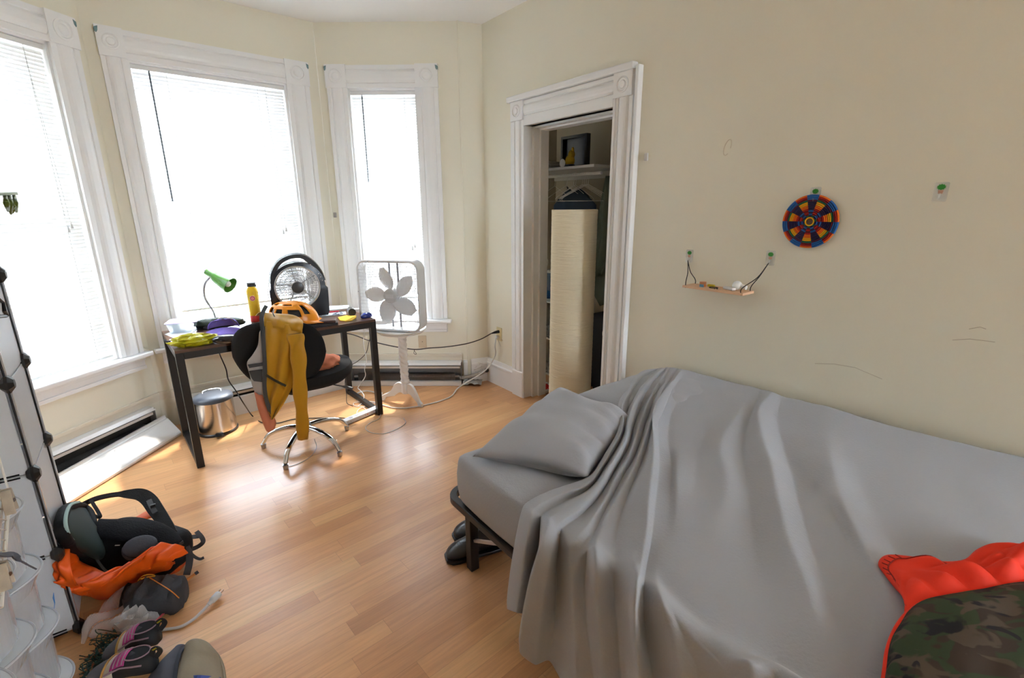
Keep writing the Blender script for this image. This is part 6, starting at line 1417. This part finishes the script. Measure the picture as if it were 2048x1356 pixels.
# open mouth: two padded lips
lip1 = [PB(150, 1010, .22), PB(131, 1018, .20), PB(122, 1048, .18), PB(130, 1078, .15), PB(152, 1100, .13), PB(180, 1112, .125), PB(205, 1122, .12)]
lip2 = [PB(150, 1010, .22), PB(166, 1012, .235), PB(180, 1024, .235), PB(187, 1045, .225), PB(186, 1068, .20), PB(186, 1086, .17), PB(198, 1102, .15), PB(205, 1122, .12)]
m = MB(); m.tube(cr(lip1, 6), .020, 12, rz=.75); m.tube(cr(lip2, 6), .013, 12); m.build('padded_mouth', NY, o, smooth=True, auto=70)
inn = Vector((.014, .004, .010))
m = MB(); m.tube([p+inn for p in cr(lip1[:6], 6)], .006, 8); m.build('mouth_piping', PIP, o, smooth=True)
m = MB(); m.tube([p+Vector((-.011, -.008, .004)) for p in cr(lip2[:6], 6)], .0045, 8); m.build('mouth_piping', PIP, o, smooth=True)
l1 = resample(cr(lip1, 6), 24); l2 = resample(cr(lip2, 6), 24); g = []
for i in range(10): 
    t = i/9; g.append([a.lerp(b, t)-Vector((.0, .0, .09*math.sin(math.pi*t)*math.sin(math.pi*k/23)))+dx*.07*math.sin(math.pi*t)*math.sin(math.pi*k/23) for k, (a, b) in enumerate(zip(l1, l2))])
m = MB(); m.grid(g); m.build('inner_lining', TEAL, o, smooth=True, solid=.002)
# back panel with padding and lumbar pad
bp_ = [P(198, 1040, .235), P(255, 1042, .225), P(305, 1044, .215), P(345, 1062, .19), P(362, 1082, .165)]; bq = [P(200, 1078, .21), P(255, 1084, .205), P(305, 1085, .195), P(340, 1095, .175), P(360, 1103, .15)]
m = MB(); m.grid(patch(bp_, bq, 14, 30, .02, (0, -.3, 1), .006, 12, 3)); m.build('back_panel', mat('black_mesh_pad', (.012, .012, .014), rough=.95, spec=.2, bump=.7, bscale=160), o, smooth=True, auto=False, solid=.012)
c = P(280, 1092, .20); m = MB(Matrix.Translation(c) @ Matrix.Rotation(R(12), 4, 'Z') @ Matrix.Rotation(R(38), 4, 'X')); m.ellip((0, 0, 0), (.062, .042, .014), 26, 12); m.build('hip_pad', mat('slate_foam', (.055, .058, .07), rough=.8, bump=.3, bscale=120), o, smooth=True)
m = MB(); m.tube([c+Vector((.066*math.cos(a), .044*math.sin(a)*.8, -.006+.03*math.sin(a))) for a in [R(180+200*k/20) for k in range(21)]], .006, 8); m.build('pad_edge', STR, o, smooth=True)
# orange rain cover: gathered mouth above, baggy below
top = [PB(146, 1092, .13), PB(160, 1122, .15), PB(190, 1136, .165), PB(214, 1146, .165), PB(232, 1137, .175), PB(258, 1126, .185), PB(285, 1118, .195), PB(302, 1098, .205), PB(320, 1086, .21), PB(345, 1088, .20), PB(366, 1092, .18), PB(374, 1105, .14)]
bot = [PB(139, 1098, .03), PB(141, 1130, .02), PB(150, 1162, .012), PB(170, 1186, .006), PB(197, 1199, .004), PB(225, 1196, .004), PB(255, 1182, .004), PB(285, 1168, .004), PB(310, 1158, .004), PB(338, 1150, .004), PB(360, 1140, .006), PB(376, 1120, .02)]
tt_ = resample(cr(top, 6), 90); bb_ = resample(cr(bot, 6), 90); g = []
for i in range(24):
    t = i/23; row = []
    for k, (a, b) in enumerate(zip(tt_, bb_)):
        w = math.sin(math.pi*min(1, t*1.02))*min(1, .25+k/24); f = .010*math.sin(k*.9+.6*math.sin(k*.3))*(1-t)**1.2*(.4 if k < 35 else 1)+(.05*noise.noise(Vector((k*.09, t*2.6, 3)))+.055*(abs(noise.noise(Vector((k*.13+t*3, t*3, 8))))-.1)+.02*noise.noise(Vector((k*.3-t*4, t*5, 2))))*w*(1.2 if k < 50 else .7)
        row.append(a.lerp(b, t)+Vector((0, -.085*w, .045*w))+Vector((0, -.6, .8))*f)
    g.append(row)
m = MB(); m.grid(g); m.build('rain_cover', OR2, o, smooth=True, auto=False, solid=.003)
g = patch([P(270, 1046, .19), P(292, 1038, .20), P(314, 1032, .18)], [P(262, 1042, .10), P(295, 1026, .08), P(322, 1030, .10)], 8, 14, .02, (0, 1, .5), .01, 12)
m = MB(); m.grid(g); m.build('rain_cover_edge', OR2, o, smooth=True, solid=.004)
# straps
def strap(name, pts, w, nrm, t=.004, mt_=STR, par=o):
    m = MB(); m.ribbon(cr(pts, 8), w, t, nrm); return m.build(name, mt_, par, smooth=True, auto=40)
ss = cr([P(160, 1012, .21), P(190, 998, .235), P(225, 990, .245), P(255, 988, .25), P(280, 989, .25), P(298, 1000, .235), P(312, 1020, .22), P(330, 1045, .20), P(348, 1066, .18)], 6)
n_ = len(ss); m = MB(); m.ribbon(ss, [.018+.040*math.sin(math.pi*max(0, (i/n_-.30)/.7))**.7 if i/n_ > .30 else .018 for i in range(n_)], .014, (.15, -.55, .8)); m.build('shoulder_strap', mat('black_padding', (.012, .012, .013), rough=.9, bump=.5, bscale=200), o, smooth=True, auto=40)
strap('sternum_strap', [P(298, 1001, .245), P(304, 1014, .24), P(311, 1026, .228)], .020, (.3, -.5, .8), .008)
m = MB(); c = P(306, 1012, .245); m.box(-.010, .010, -.006, .006, -.008, .008, Matrix.Translation(c) @ Matrix.Rotation(R(40), 4, 'Z')); m.build('strap_buckle', BLK, o, bevel=.002)
strap('grab_loop', [P(168, 1014, .22), P(180, 1001, .25), P(189, 1012, .25), P(197, 1025, .24), P(200, 1034, .235), P(190, 1032, .23), P(174, 1022, .22)], .013, (.3, -.6, .7), .003, NY)
strap('hip_belt_strap', [P(362, 1075, .14), P(380, 1074, .10), P(394, 1073, .09), P(405, 1071, .085)], .020, (0, -.3, 1))
strap('hip_belt_strap', [P(393, 1063, .10), P(403, 1074, .09), P(406, 1084, .07), P(396, 1093, .05), P(380, 1099, .05), P(370, 1096, .08)], .018, (.5, -.5, .5))
strap('hip_belt_strap', [P(372, 1094, .12), P(379, 1110, .08), P(378, 1130, .04), P(373, 1150, .012)], .026, (.4, -.8, .3))
strap('loose_strap', [P(378, 1104, .06), P(390, 1114, .03), P(400, 1118, .012), P(408, 1115, .012)], .012, (.1, -.3, 1))
m = MB(); c = P(357, 1084, .155); m.box(-.02, .02, -.012, .012, -.008, .008, Matrix.Translation(c) @ Matrix.Rotation(R(-35), 4, 'Z')); m.build('strap_buckle', BLK, o, bevel=.003)
strap('lower_cord', [P(192, 1116, .15), P(200, 1128, .14), P(210, 1140, .13), P(220, 1146, .11)], .008, (0, -.5, .8), .004, mat('grey_edge', (.12, .13, .13), rough=.7))
m = MB(); m.ribbon([P(230, 1091, .19), P(240, 1090.5, .19)], .004, .002, (0, -.5, .8)); m.build('back_label', mat('pale_grey', (.5,.5,.5)), o)
# black stuff sack
SK = mat('charcoal_sack', (.030, .032, .038), rough=.7, bump=.4, bscale=40)
o = thing('stuff_sack', 'dark grey drawstring sack with thin orange piping, in front of the backpack', 'sack', P(305, 1190))
A, B = P(262, 1203, .05), P(368, 1186, .045); dx2 = (B-A).normalized(); sd2 = dx2.cross(Vector((0, 0, 1))).normalized(); rs = []
Ls = (B-A).length
for i in range(17):
    t = i/16; w = .072-.012*abs(2*t-1)**2-(.03*((.12-t)/.12) if t < .12 else 0)-(.018*((t-.9)/.1)**2 if t > .9 else 0); h = .062-.016*abs(2*t-1)**3
    rs.append([Vector((p.x, p.y, max(p.z, .002))) for p in ring3(A+dx2*(Ls*1.08*t-.012)+Vector((0, 0, .004)), sd2, Vector((0, 0, 1)), w, h, 30, i*.5, .55, 2.9)])
m = MB(); m.rings(rs); m.build('sack_body', SK, o, smooth=True, auto=70)
g = patch([P(248, 1168, .04), P(242, 1200, .03), P(238, 1228, .01)], [P(300, 1178, .09), P(296, 1204, .06), P(290, 1222, .01)], 14, 14, .018, (0, -.4, .9), .014, 14, 5)
m = MB(); m.grid(g); m.build('sack_neck', mat('black_nylon_soft', (.015, .015, .018), rough=.8), o, smooth=True, solid=.004)
m = MB(); m.tube(cr([P(299, 1155, .115), P(320, 1168, .122), P(342, 1182, .112), P(358, 1196, .07)], 6), .0022, 6); m.build('orange_piping', mat('dull_orange', (.55, .17, .03), rough=.6), o, smooth=True)
m = MB(); m.tube(cr([P(276, 1162, .10), P(286, 1152, .12), P(300, 1149, .125), P(310, 1152, .12), P(296, 1154, .12), P(282, 1158, .115)], 6), .0024, 6); m.build('draw_cord', mat('mustard_cord', (.50, .24, .02), rough=.6), o, smooth=True)
m = MB(); m.lathe([(.0001, 0), (.005, .001), (.004, .006), (.0001, .007)], P(278, 1180, .105), 10); m.build('eyelet', STE, o, smooth=True)
m = MB(); a, b = P(371, 1162, .02), P(390, 1148, .03); m.cyl(a, b, .006, .005, 10); w = m.build('cord_toggle', mat('dull_orange', (.55,.17,.03)), o, smooth=True); m = MB(); m.cyl(b, b+(b-a)*.35, .007, n=10); m.build('toggle_cap', STR, w, smooth=True)
# clear zip bag
ZB = mat('clear_zip_bag', (.86, .86, .88), rough=.12, alpha=.33, spec=.8)
o = thing('zip_bag', 'crumpled clear plastic zip bag with red seal on the floor beside the sack', 'bag', P(230, 1240))
g = patch([P(252, 1180, .03), P(215, 1205, .03), P(185, 1232, .03), P(168, 1260, .02), P(166, 1300, .006)], [P(322, 1236, .02), P(300, 1252, .03), P(282, 1264, .03), P(262, 1275, .02), P(210, 1262, .01)], 30, 34, .02, (0, 0, 1), .035, 16, 4, lambda t, s: .010*math.sin(t*17+s*9))
m = MB(); m.grid(g); m.build('bag_film', ZB, o, smooth=False)
ZB2 = mat('shiny_polythene', (.80, .82, .85), rough=.2, alpha=.5, spec=.9)
g = patch([P(262, 1222, .05), P(245, 1232, .05), P(228, 1246, .04), P(218, 1256, .02)], [P(306, 1228, .03), P(298, 1244, .03), P(285, 1258, .02), P(262, 1270, .015)], 26, 24, .03, (0, -.2, 1), .03, 26, 9, lambda t, s: .012*math.sin(t*19+s*6))
m = MB(); m.grid(g); m.build('crumpled_film', ZB2, o, smooth=False)
strap('seal_strip', [P(332, 1222, .02), P(316, 1238, .025), P(298, 1253, .03), P(282, 1268, .03), P(270, 1276, .02)], .008, (0, -.2, 1), .002, mat('seal_red', (.75, .10, .13), rough=.35), o)
# green string lights
GW = mat('green_light_wire', (.008, .05, .035), rough=.5)
o = thing('string_lights', 'heap of dark green fairy light wire with tiny bulbs on the floor at bottom left', 'string lights', P(210, 1310)); rnd = random.Random(5)
m = MB()
for k in range(26):
    u0 = rnd.uniform(170, 225); v0 = 1345-(u0-170)*1.25+rnd.uniform(-18, 22); q = []
    for j in range(6): q.append(P(u0+rnd.uniform(-26, 34), v0+rnd.uniform(-22, 22), rnd.uniform(.003, .045)))
    m.tube(cr(q, 5), .0016, 5)
for k in range(3): m.tube(cr([P(196+k*8, 1330, .02), P(222+k*6, 1300, .04), P(250, 1285-k*4, .03), P(276, 1280-k*3, .01)], 6), .0018, 5)
m.build('wire', GW, o, smooth=True)
GB = mat('mini_bulb', (.25, .10, .05), rough=.2)
for k in range(30):
    u0 = rnd.uniform(168, 235); v0 = 1345-(u0-170)*1.2+rnd.uniform(-20, 20); c = P(u0, v0, rnd.uniform(.01, .045)); dd = Vector((rnd.uniform(-1, 1), rnd.uniform(-1, 1), rnd.uniform(-.2, 1))).normalized()
    m = MB(); m.cyl(c, c+dd*.010, .0035, n=6); s_o = m.build('bulb_socket', GW, o); m = MB(); m.cyl(c+dd*.010, c+dd*.020, .0025, .0008, 6); m.build('mini_bulb', GB, s_o)
# climbing shoes
SG = mat('shoe_grey_rubber', (.10, .10, .11), rough=.75); SB = mat('shoe_black', (.015, .015, .016), rough=.7); SP = mat('shoe_magenta', (.42, .04, .20), rough=.6); SPL = mat('shoe_pale_trim', (.30, .19, .23), rough=.7); STN = mat('shoe_tan', (.40, .22, .06), rough=.7); SC = mat('shoe_cream', (.52, .46, .38), rough=.8); SY = mat('yellow_webbing', (.45, .38, .02), rough=.7)
def climbing_shoe(label, toe, heel, roll=0, h0=.01):
    d = heel-toe; L_ = d.length; d.normalize(); up = Vector((0, 0, 1)); s_ = d.cross(up).normalized(); up = s_.cross(d)
    o = thing('climbing_shoe', label, 'shoe', (toe+heel)/2, 'pair of climbing shoes on the floor at bottom left')
    def sec(t, w, z0, z1, n=20): return [toe+d*(L_*t)+s_*(w*math.cos(a))+up*(z0+(z1-z0)*(.5+.5*math.sin(a))) for a in [2*math.pi*k/n for k in range(n)]]
    prof = [(0, .012, .006, .02), (.05, .028, 0, .035), (.2, .043, 0, .05), (.35, .046, .0, .062), (.5, .040, .004, .075), (.62, .036, .006, .085), (.78, .036, .004, .082), (.93, .030, .002, .075), (1., .014, .012, .06)]
    def interp(t):
        for a, b in zip(prof, prof[1:]):
            if t <= b[0]: f = (t-a[0])/(b[0]-a[0]); return tuple(x+(y-x)*f for x, y in zip(a, b))
        return prof[-1]
    def seg(name, ta, tb, mt_, grow=0.):
        m = MB(); N_ = 8; rs = []
        for i in range(N_+1):
            t, w, z0, z1 = interp(ta+(tb-ta)*i/N_); rs.append(sec(t, w+grow, z0-grow, z1+grow))
        m.rings(rs); return m.build(name, mt_, o, smooth=True, auto=False)
    seg('toe_cap', 0, .36, SG); seg('vamp', .33, .50, SC, .001); seg('upper', .46, 1., SB)
    def on_(t, a, gr=.003):
        t, w, z0, z1 = interp(t); return toe+d*(L_*t)+s_*((w+gr)*math.cos(a))+up*(z0+(z1-z0)*(.5+.5*math.sin(a))+gr*math.sin(a))
    g = [[on_(.47+.20*i/6, R(35+110*j/10), .0035) for j in range(11)] for i in range(7)]
    m = MB(); m.grid(g); m.build('tongue_panel', SP, o, smooth=True, solid=.002)
    for a_, mt_ in ((R(28), SPL), (R(152), SPL)):
        m = MB(); m.tube([on_(.40+.5*i/12, a_, .004) for i in range(13)], .0028, 6); m.build('side_trim', mt_, o, smooth=True)
    m = MB(); m.tube([on_(.36, R(0+180*j/14), .003) for j in range(15)], .0035, 6); m.build('toe_trim', STN, o, smooth=True)
    for t in (.52, .58, .64): m = MB(); m.tube([on_(t, R(40+100*j/8), .006) for j in range(9)], .002, 6); m.build('lace', SPL, o, smooth=True)
    c = on_(.78, R(90), -.004); m = MB(); m.tube([c+d*(.04*math.cos(a))+s_*(.027*math.sin(a))+up*.004 for a in [2*math.pi*k/22 for k in range(22)]], .0022, 8, True); m.build('opening_rim', SPL, o, smooth=True)
    m = MB(); m.add([c+d*(.038*math.cos(a))+s_*(.025*math.sin(a))+up*.004 for a in [2*math.pi*k/22 for k in range(22)]], [tuple(range(22))]); m.build('opening', mat('shoe_inside', (.006, .006, .008), rough=.95), o)
    e = on_(.97, R(80), .0); m = MB(); m.ribbon(cr([e-up*.01, e+d*.012+up*.02, e+d*.03+up*.032+s_*.006, e+d*.032+up*.012, e+d*.012-up*.01], 5), .016, .003, tuple(s_)); pu = m.build('heel_loop', SB, o, smooth=True)
    m = MB(); m.ribbon(cr([e+d*.012+up*.0215, e+d*.03+up*.034+s_*.006], 4), .005, .0045, tuple(s_)); m.build('loop_stripe', SY, pu)
    return o
climbing_shoe('upper climbing shoe with magenta tongue and grey toe, nearest the zip bag', P(210, 1316, .015), P(326, 1284, .03))
climbing_shoe('lower climbing shoe with magenta tongue, cut by the bottom edge beside the khaki sack', P(178, 1362, .02), P(318, 1340, .035))
# khaki and grey sack
o = thing('khaki_sack', 'khaki and slate grey cloth bag bunched on the floor at the bottom edge', 'bag', P(390, 1330))
KH = mat('khaki_cloth', (.27, .23, .165), rough=.85, bump=.3, bscale=30); SLb = mat('slate_cloth', (.085, .09, .115), rough=.8, bump=.3, bscale=30)
def pt(L, Rr, mt_, name, seed, bulge=.03, wr=.02):
    m = MB(); m.grid(patch(L, Rr, 24, 28, bulge, (0, -.3, 1), wr, 9, seed)); m.build(name, mt_, o, smooth=True, auto=False, solid=.004)
pt([P(368, 1294, .05), P(360, 1310, .05), P(354, 1340, .05), P(352, 1400, .04)], [P(420, 1291, .04), P(436, 1310, .03), P(444, 1335, .01), P(452, 1395, .01)], KH, 'khaki_panel', 2, .05, .03)
pt([P(350, 1302, .04), P(325, 1322, .04), P(300, 1350, .03), P(270, 1395, .02)], [P(372, 1292, .05), P(362, 1312, .055), P(356, 1340, .055), P(354, 1400, .05)], SLb, 'slate_panel', 6, .02, .02)
m = MB(); m.ribbon(cr([P(378, 1289, .06), P(362, 1302, .07), P(354, 1325, .075), P(350, 1356, .07), P(350, 1400, .06)], 6), .012, .004, (0, -.4, 1)); m.build('binding', mat('navy_binding', (.02, .025, .04), rough=.7), o, smooth=True)
g = patch([P(420, 1291, .042), P(436, 1310, .032), P(444, 1335, .012), P(452, 1395, .01)], [P(424, 1300, .0), P(438, 1318, .0), P(447, 1337, .0), P(455, 1397, .0)], 6, 20, .005, (1, 0, 0)); m = MB(); m.grid(g); m.build('side_panel', KH, o, smooth=True, solid=.003)
m = MB(); m.ribbon(cr([P(370, 1360, .07), P(400, 1358, .075), P(440, 1362, .03)], 5), .02, .004, (0, -.4, 1)); m.build('blue_edge', mat('blue_tape_band', (.05, .08, .3), rough=.6), o)
